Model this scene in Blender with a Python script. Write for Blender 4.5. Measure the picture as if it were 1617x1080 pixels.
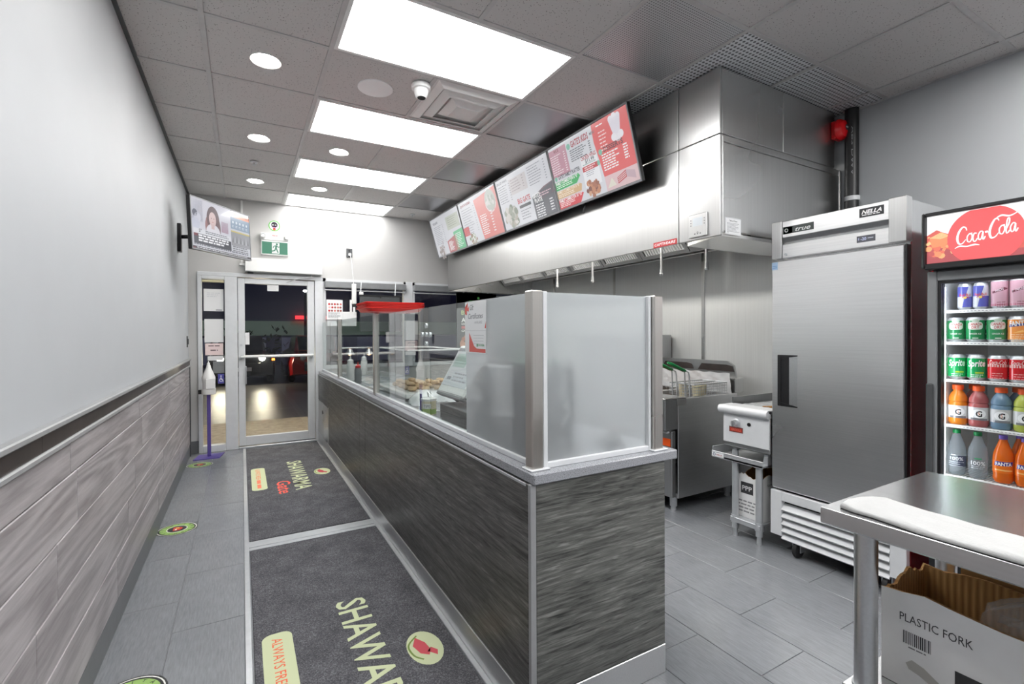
import bpy, bmesh, math, random
from mathutils import Matrix, Vector
random.seed(7)
S = bpy.context.scene
COL = S.collection
for o in list(bpy.data.objects): bpy.data.objects.remove(o)
# ------------------------------------------------------------------ camera, world, exposure
W_, H_ = 1617, 1080
F_PX, YAW, PITCH, ROLL, SHY, CAMH = 752.0, -0.5156, -0.0089, -0.0047, 8.1, 1.33
cam = bpy.data.cameras.new('camera'); camo = bpy.data.objects.new('camera', cam); COL.objects.link(camo)
cam.sensor_fit = 'HORIZONTAL'; cam.sensor_width = 36.0; cam.lens = F_PX/W_*36.0
cam.shift_y = -SHY/W_; cam.clip_start = 0.02; cam.clip_end = 200
camo.matrix_world = Matrix.Translation((0,0,CAMH)) @ (Matrix.Rotation(YAW,4,'Z') @ Matrix.Rotation(PITCH,4,'X')
    @ Matrix.Rotation(math.pi/2,4,'X') @ Matrix.Rotation(ROLL,4,'Z'))
S.camera = camo
wd = bpy.data.worlds.new('night'); S.world = wd; wd.use_nodes = True
wd.node_tree.nodes['Background'].inputs[0].default_value = (0.10,0.10,0.22,1)
wd.node_tree.nodes['Background'].inputs[1].default_value = 0.22
PANEL_L = 8.5
DOWN_L = 90.0
S.view_settings.view_transform = 'Standard'
try: S.view_settings.look = 'None'
except Exception: pass
S.view_settings.exposure = 0.40; S.view_settings.gamma = 1.0
try: S.view_settings.use_curve_mapping = False
except Exception: pass
S.cycles.max_bounces = 14; S.cycles.transparent_max_bounces = 24; S.cycles.glossy_bounces = 6
S.cycles.caustics_reflective = False; S.cycles.caustics_refractive = False
S.cycles.sample_clamp_indirect = 4.0

# ------------------------------------------------------------------ materials
def lin(c):
    out = []
    for v in c[:3]:
        v = v/255.0
        out.append(v/12.92 if v <= .04045 else ((v+.055)/1.055)**2.4)
    return tuple(out)+(1.0,)
MATS = {}
def nm(name):
    m = bpy.data.materials.new(name); m.use_nodes = True
    nt = m.node_tree; b = nt.nodes['Principled BSDF']; MATS[name] = m
    return m, nt, b
def N(nt, t, **kw):
    n = nt.nodes.new(t)
    for k, v in kw.items(): setattr(n, k, v)
    return n
def coords(nt, scale=(1,1,1), rand=False, rot=(0,0,0)):
    tc = N(nt,'ShaderNodeTexCoord'); mp = N(nt,'ShaderNodeMapping'); mp.inputs['Scale'].default_value = scale
    mp.inputs['Rotation'].default_value = rot
    nt.links.new(tc.outputs['Object'], mp.inputs['Vector'])
    if rand:
        oi = N(nt,'ShaderNodeObjectInfo'); mu = N(nt,'ShaderNodeMath',operation='MULTIPLY'); mu.inputs[1].default_value = 57.0
        nt.links.new(oi.outputs['Random'], mu.inputs[0]); nt.links.new(mu.outputs[0], mp.inputs['Location'])
    return mp.outputs['Vector']
def noise(nt, vec, scale, detail=4, rough=.55, dist=0):
    n = N(nt,'ShaderNodeTexNoise'); n.inputs['Scale'].default_value = scale; n.inputs['Detail'].default_value = detail
    n.inputs['Roughness'].default_value = rough; n.inputs['Distortion'].default_value = dist
    nt.links.new(vec, n.inputs['Vector']); return n.outputs['Fac']
def ramp(nt, fac, stops):
    r = N(nt,'ShaderNodeValToRGB'); el = r.color_ramp.elements
    while len(el) < len(stops): el.new(.5)
    for e, (p, c) in zip(el, stops): e.position = p; e.color = c
    nt.links.new(fac, r.inputs['Fac']); return r.outputs['Color']
def bump(nt, b, h, strength, dist=.002):
    bp = N(nt,'ShaderNodeBump'); bp.inputs['Strength'].default_value = strength; bp.inputs['Distance'].default_value = dist
    nt.links.new(h, bp.inputs['Height']); nt.links.new(bp.outputs['Normal'], b.inputs['Normal'])
def plain(name, c, rough=.5, metal=0, nz=.06, scale=18, bmp=0, **kw):
    m, nt, b = nm(name); L = lin(c)
    v = coords(nt); f = noise(nt, v, scale, 5)
    lo = tuple(x*(1-nz) for x in L[:3])+(1,); hi = tuple(min(1,x*(1+nz)) for x in L[:3])+(1,)
    nt.links.new(ramp(nt, f, [(.3,lo),(.7,hi)]), b.inputs['Base Color'])
    b.inputs['Roughness'].default_value = rough; b.inputs['Metallic'].default_value = metal
    for k, x in kw.items(): b.inputs[k.replace('_',' ')].default_value = x
    if bmp: bump(nt, b, noise(nt, v, scale*6, 3), bmp)
    return m
def steel(name, c, rough, axis='z', rv=.05, streak=.05):
    """brushed stainless steel: fine streaks along axis, smudges in the gloss"""
    m, nt, b = nm(name); L = lin(c)
    sc = {'x':(1.2,160,160),'y':(160,1.2,160),'z':(160,160,1.2)}[axis]
    v = coords(nt, sc); f = noise(nt, v, 1.0, 3)
    lo = tuple(x*(1-streak) for x in L[:3])+(1,); hi = tuple(min(1,x*(1+streak)) for x in L[:3])+(1,)
    nt.links.new(ramp(nt, f, [(.25,lo),(.75,hi)]), b.inputs['Base Color'])
    b.inputs['Metallic'].default_value = 1.0
    v2 = coords(nt); s = noise(nt, v2, 1.6, 2, .4, .3)
    mr = N(nt,'ShaderNodeMapRange'); mr.inputs['From Min'].default_value=.1; mr.inputs['From Max'].default_value=.9
    mr.inputs['To Min'].default_value = max(.02,rough-rv); mr.inputs['To Max'].default_value = rough+rv
    nt.links.new(s, mr.inputs['Value']); nt.links.new(mr.outputs[0], b.inputs['Roughness'])
    return m
def wood(name, stops, axis, scale=1.0, rough=.45, rand=False, bmp=.25, tilt=0, mixf=.66, fs=95, fd=0):
    m, nt, b = nm(name)
    st = .07
    sc = {'x':(st,1,1),'y':(1,st,1),'z':(1,1,st)}[axis]
    v = coords(nt, sc, rand, (tilt,0,0))
    big = noise(nt, v, 4.2*scale, 2, .45, .9)
    w = N(nt,'ShaderNodeMath',operation='MULTIPLY'); w.inputs[1].default_value = 62.0
    nt.links.new(big, w.inputs[0])
    sn = N(nt,'ShaderNodeMath',operation='SINE'); nt.links.new(w.outputs[0], sn.inputs[0])
    mr = N(nt,'ShaderNodeMapRange'); mr.inputs['From Min'].default_value=-1; mr.inputs['From Max'].default_value=1
    nt.links.new(sn.outputs[0], mr.inputs['Value'])
    fine = noise(nt, v, fs*scale, 5, .6, fd)
    mx = N(nt,'ShaderNodeMix'); mx.data_type='FLOAT'; mx.inputs[0].default_value=mixf
    nt.links.new(mr.outputs[0], mx.inputs[2]); nt.links.new(fine, mx.inputs[3])
    nt.links.new(ramp(nt, mx.outputs[0], [(p, lin(c)) for p, c in stops]), b.inputs['Base Color'])
    b.inputs['Roughness'].default_value = rough
    bump(nt, b, fine, bmp, .001)
    return m
def glass(name, tint=(.93,.97,.96), ior=1.5, boost=2.4):
    m = bpy.data.materials.new(name); m.use_nodes = True; nt = m.node_tree; MATS[name] = m
    for n in list(nt.nodes): nt.nodes.remove(n)
    o = N(nt,'ShaderNodeOutputMaterial'); mx = N(nt,'ShaderNodeMixShader'); tr = N(nt,'ShaderNodeBsdfTransparent'); gl = N(nt,'ShaderNodeBsdfGlossy')
    tr.inputs[0].default_value = tint+(1,); gl.inputs['Roughness'].default_value = .01
    fr = N(nt,'ShaderNodeFresnel'); fr.inputs[0].default_value = ior
    ge = N(nt,'ShaderNodeNewGeometry'); inv = N(nt,'ShaderNodeMath',operation='SUBTRACT'); inv.inputs[0].default_value = 1
    nt.links.new(ge.outputs['Backfacing'], inv.inputs[1])
    mu = N(nt,'ShaderNodeMath',operation='MULTIPLY'); nt.links.new(fr.outputs[0], mu.inputs[0]); nt.links.new(inv.outputs[0], mu.inputs[1])
    m2 = N(nt,'ShaderNodeMath',operation='MULTIPLY'); m2.inputs[1].default_value = boost; nt.links.new(mu.outputs[0], m2.inputs[0])
    mn = N(nt,'ShaderNodeMath',operation='MINIMUM'); mn.inputs[1].default_value = .5; nt.links.new(m2.outputs[0], mn.inputs[0])
    nt.links.new(mn.outputs[0], mx.inputs[0]); nt.links.new(tr.outputs[0], mx.inputs[1]); nt.links.new(gl.outputs[0], mx.inputs[2])
    nt.links.new(mx.outputs[0], o.inputs[0]); return m
def emis(name, c, strength):
    m, nt, b = nm(name); b.inputs['Base Color'].default_value = (.8,.8,.8,1)
    b.inputs['Emission Color'].default_value = lin(c); b.inputs['Emission Strength'].default_value = strength
    return m
def printed(name, rough=.4, em=0, coat=0, spec=.5, pale=0):
    """flat print: the colours of the printed shapes"""
    m, nt, b = nm(name); a = N(nt,'ShaderNodeVertexColor'); a.layer_name = 'Col'
    src = a.outputs[0]
    if pale:  # washes the print with reflected glare, mixed into its colour
        px = N(nt,'ShaderNodeMix'); px.data_type='RGBA'; px.inputs[0].default_value=pale; px.inputs[7].default_value=(.8,.8,.84,1)
        nt.links.new(src, px.inputs[6]); src = px.outputs[2]
    if em:
        dk = N(nt,'ShaderNodeMix'); dk.data_type='RGBA'; dk.inputs[0].default_value=.75; dk.inputs[7].default_value=(.01,.01,.012,1)
        nt.links.new(src, dk.inputs[6]); nt.links.new(dk.outputs[2], b.inputs['Base Color'])
    else: nt.links.new(src, b.inputs['Base Color'])
    b.inputs['Roughness'].default_value = rough
    b.inputs['Coat Weight'].default_value = coat
    b.inputs['Specular IOR Level'].default_value = spec
    if em:
        nt.links.new(src, b.inputs['Emission Color']); b.inputs['Emission Strength'].default_value = em
    return m

plain('wall_paint', (182,185,188), .55, nz=.02, scale=3, bmp=.03)
plain('wall_paint_warm', (190,189,187), .6, nz=.02, scale=3)
plain('grout', (126,128,131), .8)
plain('white_plastic', (232,232,230), .35, nz=.02)
plain('white_bright', (252,252,252), .4, nz=.01)
plain('white_metal', (214,216,218), .35, nz=.03)
plain('alu', (196,199,202), .35, .55, nz=.05)
plain('black', (22,22,24), .4, nz=.1)
plain('black_gloss', (16,16,18), .15, nz=.1)
plain('rubber', (30,30,31), .6)
plain('dark_board', (54,47,45), .35, nz=.35, scale=9)
plain('grey_trim', (150,151,152), .4)
plain('base_grey', (98,100,101), .35, nz=.06)
plain('red_paint', (224,16,26), .25, nz=.05)
plain('dark_red', (132,8,26), .3, nz=.05)
plain('red_plastic', (226,42,36), .35, nz=.05)
plain('purple_metal', (92,78,150), .35, nz=.08)
plain('green_plastic', (14,128,66), .3)
plain('orange', (240,92,28), .4)
plain('card', (176,130,78), .85, nz=.08, scale=30)
def mk_corr():
    m, nt, b = nm('card_corr'); v = coords(nt,(1,1,0)); w = N(nt,'ShaderNodeTexWave'); w.bands_direction='DIAGONAL'; w.inputs['Scale'].default_value=44; w.inputs['Distortion'].default_value=.4
    nt.links.new(v, w.inputs['Vector']); nt.links.new(ramp(nt, w.outputs['Fac'], [(.2,lin((186,138,84))),(.8,lin((204,156,98)))]), b.inputs['Base Color']); b.inputs['Roughness'].default_value=.85; bump(nt,b,w.outputs['Fac'],.5,.003)
mk_corr()
plain('steel_foil', (232,233,235), .42, .25, nz=.05)
plain('card_white', (246,246,245), .6, nz=.02)
plain('cloth_white', (174,174,173), .9, nz=.02, scale=40, bmp=.4)
plain('paper', (236,236,236), .6, nz=.01)
plain('dark_grey', (72,74,76), .45, nz=.1)
plain('mid_grey', (128,130,132), .4, nz=.06)
plain('asphalt', (104,101,98), .30, nz=.5, scale=60, bmp=.6)
plain('concrete', (176,164,146), .5, nz=.25, scale=14, bmp=.3)
plain('night_wall', (112,110,132), .8)
plain('dark_leaf', (46,58,40), .7, nz=.5)
plain('food', (222,188,146), .6, nz=.35, scale=60, bmp=.5)
plain('car_dark', (36,38,42), .2, .3)
plain('car_red', (170,26,26), .2, .2)
plain('tyre', (18,18,18), .8)
plain('beige', (222,212,176), .6)
plain('screen_off', (12,12,14), .12)
steel('steel', (206,206,205), .28, 'z')
steel('steel_hood', (190,190,189), .30, 'z')
steel('steel_x', (218,219,220), .30, 'x')
steel('steel_y', (238,238,238), .30, 'y')
steel('steel_wall', (234,236,237), .40, 'z'); MATS['steel_wall'].node_tree.nodes['Principled BSDF'].inputs['Metallic'].default_value=.45
steel('steel_side', (214,214,214), .16, 'z', .03)
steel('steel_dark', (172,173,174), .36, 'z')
steel('steel_table', (218,219,219), .22, 'y')
steel('steel_post', (200,196,190), .28, 'z')
steel('kick_steel', (226,226,226), .34, 'y')
steel('tile_steel', (178,178,180), .34, 'x')
wood('plank_wood', [(.25,(132,126,127)),(.5,(158,153,154)),(.75,(180,175,176))], 'y', .9, .42, True, .2, 0, .72, 80, .5)
wood('laminate', [(.30,(40,39,37)),(.45,(76,75,73)),(.57,(96,95,93)),(.72,(128,127,124))], 'y', 1.0, .36, False, .3, .16, .88, 120, .9)
wood('laminate_end', [(.30,(42,43,41)),(.45,(86,87,84)),(.57,(106,107,103)),(.72,(140,141,137))], 'x', 1.0, .42, False, .3, 0, .90, 115, .9)
glass('glass'); glass('glass_window', (.88,.91,.93), 1.5, 1.6); glass('clear_plastic', (.95,.96,.96), 1.35, 1.2)
emis('led_panel', (255,255,255), PANEL_L)
emis('led_down', (255,252,246), DOWN_L)
emis('added_soffit_glow', (255,236,206), 420.0)
emis('added_hood_globe', (255,250,240), 220.0)
emis('led_cooler', (240,246,255), 9.0)
emis('headlamp', (255,238,205), 170.0)
emis('lamp_warm', (255,190,120), 8.0)
emis('street_lamp', (240,250,255), 60.0)
emis('signal_amber', (255,120,20), 8.0)
printed('print', .5); printed('print_gloss', .2, 0, .4); printed('print_mat', .95, 0, 0, .1)
printed('screen_print', .15, .50, .5, pale=.12); printed('backlit_print', .2, .95, .3, pale=.10); printed('exit_print', .35, .45)
printed('floor_print', .35); printed('neon_print', .5, 1.6)
def mk_tile():
    m, nt, b = nm('floor_tile'); v = coords(nt, (1,.10,1), True)
    f = noise(nt, v, 150, 4, .6); v2 = coords(nt,(1,1,1),True); g = noise(nt, v2, 4, 4)
    mx = N(nt,'ShaderNodeMix'); mx.data_type='FLOAT'; mx.inputs[0].default_value=.35
    nt.links.new(f, mx.inputs[2]); nt.links.new(g, mx.inputs[3])
    nt.links.new(ramp(nt, mx.outputs[0], [(.3,lin((114,117,121))),(.7,lin((138,141,145)))]), b.inputs['Base Color'])
    b.inputs['Roughness'].default_value = .20; b.inputs['Specular IOR Level'].default_value=.7; bump(nt, b, f, .08, .001)
mk_tile()
def mk_ceiling():
    m, nt, b = nm('ceiling_tile'); v = coords(nt, (1,1,1), True)
    vo = N(nt,'ShaderNodeTexVoronoi'); vo.inputs['Scale'].default_value = 75; nt.links.new(v, vo.inputs['Vector'])
    n1 = noise(nt, v, 130, 3, .6)
    ad = N(nt,'ShaderNodeMath',operation='MULTIPLY'); nt.links.new(vo.outputs['Distance'], ad.inputs[0]); nt.links.new(n1, ad.inputs[1])
    c = ramp(nt, ad.outputs[0], [(.045,lin((84,80,78))),(.10,lin((206,203,201)))])
    nt.links.new(c, b.inputs['Base Color']); b.inputs['Roughness'].default_value = .9
    bump(nt, b, ad.outputs[0], .3, .003)
mk_ceiling()
plain('ceiling_grid', (196,194,193), .5)
def mk_perf(name, base, hole, scale, metal, rough):
    """perforated sheet: a regular grid of round holes"""
    m, nt, b = nm(name); v = coords(nt, (scale,scale,scale))
    fr = N(nt,'ShaderNodeVectorMath',operation='FRACTION'); nt.links.new(v, fr.inputs[0])
    sb = N(nt,'ShaderNodeVectorMath',operation='SUBTRACT'); sb.inputs[1].default_value=(.5,.5,0); nt.links.new(fr.outputs[0], sb.inputs[0])
    ml = N(nt,'ShaderNodeVectorMath',operation='MULTIPLY'); ml.inputs[1].default_value=(1,1,0); nt.links.new(sb.outputs[0], ml.inputs[0])
    ln = N(nt,'ShaderNodeVectorMath',operation='LENGTH'); nt.links.new(ml.outputs[0], ln.inputs[0])
    nt.links.new(ramp(nt, ln.outputs['Value'], [(.27,lin(hole)),(.33,lin(base))]), b.inputs['Base Color'])
    b.inputs['Metallic'].default_value = metal; b.inputs['Roughness'].default_value = rough
    bump(nt, b, ln.outputs['Value'], .4, .002)
mk_perf('perforated', (226,228,230), (96,98,100), 38, .1, .5)
mk_perf('perforated_fine', (206,207,209), (140,142,144), 70, .6, .42)
def mk_quartz():
    m, nt, b = nm('quartz'); v = coords(nt); f = noise(nt, v, 330, 2, .5)
    nt.links.new(ramp(nt, f, [(.28,lin((82,84,88))),(.45,lin((148,150,155))),(.72,lin((168,170,175)))]), b.inputs['Base Color'])
    b.inputs['Roughness'].default_value = .22
mk_quartz()
def mk_mat():
    m, nt, b = nm('mat_pile'); v = coords(nt); f = noise(nt, v, 190, 3, .7); g = noise(nt, v, 7, 5, .65)
    mx = N(nt,'ShaderNodeMix'); mx.data_type='FLOAT'; mx.inputs[0].default_value=.25
    nt.links.new(f, mx.inputs[2]); nt.links.new(g, mx.inputs[3])
    nt.links.new(ramp(nt, mx.outputs[0], [(.32,lin((52,52,55))),(.52,lin((94,94,98))),(.72,lin((146,146,151)))]), b.inputs['Base Color'])
    b.inputs['Roughness'].default_value = 1; b.inputs['Specular IOR Level'].default_value = .1; bump(nt, b, f, .9, .004)
mk_mat()
def mk_frost():
    m = bpy.data.materials.new('frosted_glass'); m.use_nodes = True; nt = m.node_tree; MATS['frosted_glass'] = m
    for n in list(nt.nodes): nt.nodes.remove(n)
    o = N(nt,'ShaderNodeOutputMaterial')
    tl = N(nt,'ShaderNodeBsdfTranslucent'); tl.inputs[0].default_value = (.92,.95,.96,1)
    df = N(nt,'ShaderNodeBsdfDiffuse'); df.inputs[0].default_value = (.86,.90,.92,1)
    rf = N(nt,'ShaderNodeBsdfRefraction'); rf.inputs['Color'].default_value=(.93,.96,.97,1); rf.inputs['Roughness'].default_value=.20; rf.inputs['IOR'].default_value=1.18
    gl = N(nt,'ShaderNodeBsdfGlossy'); gl.inputs['Roughness'].default_value=.12
    a = N(nt,'ShaderNodeMixShader'); a.inputs[0].default_value=.50; nt.links.new(tl.outputs[0],a.inputs[1]); nt.links.new(df.outputs[0],a.inputs[2])
    tp = N(nt,'ShaderNodeBsdfTransparent'); e = N(nt,'ShaderNodeMixShader'); e.inputs[0].default_value=.10
    c = N(nt,'ShaderNodeMixShader'); c.inputs[0].default_value=.45; nt.links.new(a.outputs[0],c.inputs[1]); nt.links.new(rf.outputs[0],c.inputs[2])
    d = N(nt,'ShaderNodeMixShader'); d.inputs[0].default_value=.06; nt.links.new(c.outputs[0],e.inputs[1]); nt.links.new(tp.outputs[0],e.inputs[2]); nt.links.new(e.outputs[0],d.inputs[1]); nt.links.new(gl.outputs[0],d.inputs[2])
    nt.links.new(d.outputs[0], o.inputs[0])
mk_frost()
def mk_liquid(name, c, alpha=.75):
    m = bpy.data.materials.new(name); m.use_nodes = True; nt = m.node_tree; MATS[name] = m
    for n in list(nt.nodes): nt.nodes.remove(n)
    o = N(nt,'ShaderNodeOutputMaterial'); t = N(nt,'ShaderNodeBsdfTransparent'); t.inputs[0].default_value = lin(c)
    b = N(nt,'ShaderNodeBsdfPrincipled'); b.inputs['Base Color'].default_value = lin(c); b.inputs['Roughness'].default_value=.12
    x = N(nt,'ShaderNodeMixShader'); x.inputs[0].default_value = alpha
    nt.links.new(t.outputs[0],x.inputs[1]); nt.links.new(b.outputs[0],x.inputs[2]); nt.links.new(x.outputs[0],o.inputs[0])
mk_liquid('drink_orange', (236,142,40)); mk_liquid('drink_pink', (190,104,104)); mk_liquid('drink_blue', (120,152,178)); mk_liquid('drink_lime', (196,206,92))
mk_liquid('drink_clear', (226,232,236), .18); mk_liquid('drink_fanta', (245,118,22)); mk_liquid('bag_film', (244,242,238), .26); mk_liquid('white_film',(245,246,246),.6)

# ------------------------------------------------------------------ mesh helpers
class MB:
    def __init__(s): s.bm = bmesh.new()
    def box(s, x0,x1,y0,y1,z0,z1, bev=0, seg=1):
        x0,x1=min(x0,x1),max(x0,x1); y0,y1=min(y0,y1),max(y0,y1); z0,z1=min(z0,z1),max(z0,z1)
        v=[s.bm.verts.new((x,y,z)) for z in (z0,z1) for x,y in ((x0,y0),(x1,y0),(x1,y1),(x0,y1))]
        fs=[s.bm.faces.new([v[i] for i in q]) for q in ((3,2,1,0),(4,5,6,7),(0,1,5,4),(1,2,6,5),(2,3,7,6),(3,0,4,7))]
        if bev:
            es=list({e for f in fs for e in f.edges})
            bmesh.ops.bevel(s.bm, geom=es, offset=min(bev,.45*min(x1-x0,y1-y0,z1-z0)), segments=seg, affect='EDGES', profile=.5)
        return s
    def prism(s, poly, axis, a0, a1, bev=0):
        """poly in the two other axes (x,y / x,z / y,z), extruded along axis"""
        def P(p,a): return {'z':(p[0],p[1],a),'y':(p[0],a,p[1]),'x':(a,p[0],p[1])}[axis]
        A=[s.bm.verts.new(P(p,a0)) for p in poly]; B=[s.bm.verts.new(P(p,a1)) for p in poly]
        n=len(poly); fs=[s.bm.faces.new(A), s.bm.faces.new(B)]
        for i in range(n): fs.append(s.bm.faces.new((A[i],A[(i+1)%n],B[(i+1)%n],B[i])))
        bmesh.ops.recalc_face_normals(s.bm, faces=fs)
        if bev: bmesh.ops.bevel(s.bm, geom=list({e for f in fs for e in f.edges}), offset=bev, segments=1, affect='EDGES')
        return s
    def tube(s, pts, r, seg=10, cap=True, closed=False):
        pts=[Vector(p) for p in pts]; n=len(pts); rs = r if isinstance(r,(list,tuple)) else [r]*n
        rings=[]; up=None
        for i,p in enumerate(pts):
            a=pts[i-1] if (i>0 or closed) else p; b=pts[(i+1)%n] if (i<n-1 or closed) else p
            d=(b-a).normalized()
            if up is None: up = Vector((0,0,1)) if abs(d.z)<.9 else Vector((1,0,0))
            u=(up-d*up.dot(d)).normalized(); w=d.cross(u); up=u
            rings.append([s.bm.verts.new(p+(u*math.cos(t)+w*math.sin(t))*rs[i]) for t in [2*math.pi*k/seg for k in range(seg)]])
        fs=[]
        for i in range(n if closed else n-1):
            A,B=rings[i],rings[(i+1)%n]
            for k in range(seg): fs.append(s.bm.faces.new((A[k],A[(k+1)%seg],B[(k+1)%seg],B[k])))
        if cap and not closed:
            fs.append(s.bm.faces.new(rings[0][::-1])); fs.append(s.bm.faces.new(rings[-1]))
        bmesh.ops.recalc_face_normals(s.bm, faces=fs)
        return s
    def cyl(s, p0, p1, r, r1=None, seg=16): return s.tube([p0,p1],[r, r if r1 is None else r1],seg)
    def lathe(s, prof, c=(0,0,0), seg=24, axis='z', sx=1, sy=1):
        rings=[]
        def P(r,h,t):
            a,b=r*math.cos(t)*sx,r*math.sin(t)*sy
            return {'z':(c[0]+a,c[1]+b,c[2]+h),'x':(c[0]+h,c[1]+a,c[2]+b),'y':(c[0]+a,c[1]+h,c[2]+b)}[axis]
        fs=[]
        for r,h in prof:
            if r<=1e-6: rings.append([s.bm.verts.new(P(0,h,0))])
            else: rings.append([s.bm.verts.new(P(r,h,2*math.pi*k/seg)) for k in range(seg)])
        for A,B in zip(rings,rings[1:]):
            for k in range(seg):
                k2=(k+1)%seg
                if len(A)==1 and len(B)==1: continue
                if len(A)==1: fs.append(s.bm.faces.new((A[0],B[k],B[k2])))
                elif len(B)==1: fs.append(s.bm.faces.new((A[k],A[k2],B[0])))
                else: fs.append(s.bm.faces.new((A[k],A[k2],B[k2],B[k])))
        bmesh.ops.recalc_face_normals(s.bm, faces=fs); return s
    def quad(s, *pts):
        s.bm.faces.new([s.bm.verts.new(p) for p in pts]); return s
    def sheet(s, f, nu, nv):
        g=[[s.bm.verts.new(f(i/nu,j/nv)) for j in range(nv+1)] for i in range(nu+1)]
        for i in range(nu):
            for j in range(nv): s.bm.faces.new((g[i][j],g[i+1][j],g[i+1][j+1],g[i][j+1]))
        return s
    def xf(s, M): s.bm.transform(M); return s
    def mesh(s, name, off=(0,0,0), sharp=35):
        me=bpy.data.meshes.new(name); s.bm.transform(Matrix.Translation(-Vector(off))); s.bm.to_mesh(me); s.bm.free()
        for p in me.polygons: p.use_smooth=True
        me.set_sharp_from_angle(angle=math.radians(sharp)); return me
def wloc(o):
    v=Vector((0,0,0))
    while o is not None: v+=o.location; o=o.parent
    return v
def part(name, mb, mat, parent, sharp=35, kind=None, label=None):
    """a part: coordinates are those of the room; the parent is not yet turned"""
    me=mb.mesh(name, wloc(parent), sharp); me.materials.append(MATS[mat])
    o=bpy.data.objects.new(name, me); COL.objects.link(o); o.parent=parent
    if kind: o['kind']=kind
    if label: o['label']=label
    return o
def tag(o, label, cat, group=None):
    o['label']=label; o['category']=cat
    if group: o['group']=group
    return o
def thing(name, label, cat, loc=(0,0,0), group=None):
    o=bpy.data.objects.new(name, None); COL.objects.link(o); o.location=loc; o.empty_display_size=.1
    return tag(o,label,cat,group)
def solo(name, mb, mat, label, cat, group=None, sharp=35):
    mb.bm.verts.ensure_lookup_table()
    vs=[v.co for v in mb.bm.verts]
    c=Vector((sum(v.x for v in vs)/len(vs), sum(v.y for v in vs)/len(vs), min(v.z for v in vs)))
    me=mb.mesh(name, c, sharp); me.materials.append(MATS[mat]); o=bpy.data.objects.new(name, me); o.location=c; COL.objects.link(o)
    return tag(o,label,cat,group)
def struct(name, mb, mat, sharp=35):
    me=mb.mesh(name,(0,0,0),sharp); me.materials.append(MATS[mat]); o=bpy.data.objects.new(name,me); COL.objects.link(o); o['kind']='structure'; return o
def piece(name, me, parent, loc, rz=0):
    o=bpy.data.objects.new(name, me); COL.objects.link(o); o.parent=parent; o.location=Vector(loc)-wloc(parent); o.rotation_euler.z=rz; return o
def dup(root, loc, label=None, rz=None, group=None):
    r=root.copy(); COL.objects.link(r); r.location=loc
    if rz is not None: r.rotation_euler.z=rz
    if label: r['label']=label
    if group: r['group']=group
    for ch in list(root.children):
        c=ch.copy(); COL.objects.link(c); c.parent=r
        for g in ch.children:
            d=g.copy(); COL.objects.link(d); d.parent=c
    return r
def FR(o, xd, yd):
    x=Vector(xd).normalized(); y=Vector(yd); y=(y-x*y.dot(x)).normalized(); z=x.cross(y)
    M=Matrix.Identity(4)
    for i in range(3): M[i][0],M[i][1],M[i][2],M[i][3]=x[i],y[i],z[i],o[i]
    return M
_TX={}
def text_geo(s, bold, shear):
    k=(s,bold,shear)
    if k not in _TX:
        cu=bpy.data.curves.new('t','FONT'); cu.body=s; cu.size=1; cu.offset=bold; cu.shear=shear; cu.resolution_u=2
        ob=bpy.data.objects.new('t',cu); me=bpy.data.meshes.new_from_object(ob)
        vs=[(v.co.x,v.co.y) for v in me.vertices]; fs=[tuple(p.vertices) for p in me.polygons]
        bpy.data.objects.remove(ob); bpy.data.curves.remove(cu); bpy.data.meshes.remove(me)
        xs=[v[0] for v in vs] or [0]; ys=[v[1] for v in vs] or [0]
        _TX[k]=(vs,fs,min(xs),max(xs),min(ys),max(ys))
    return _TX[k]
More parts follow.
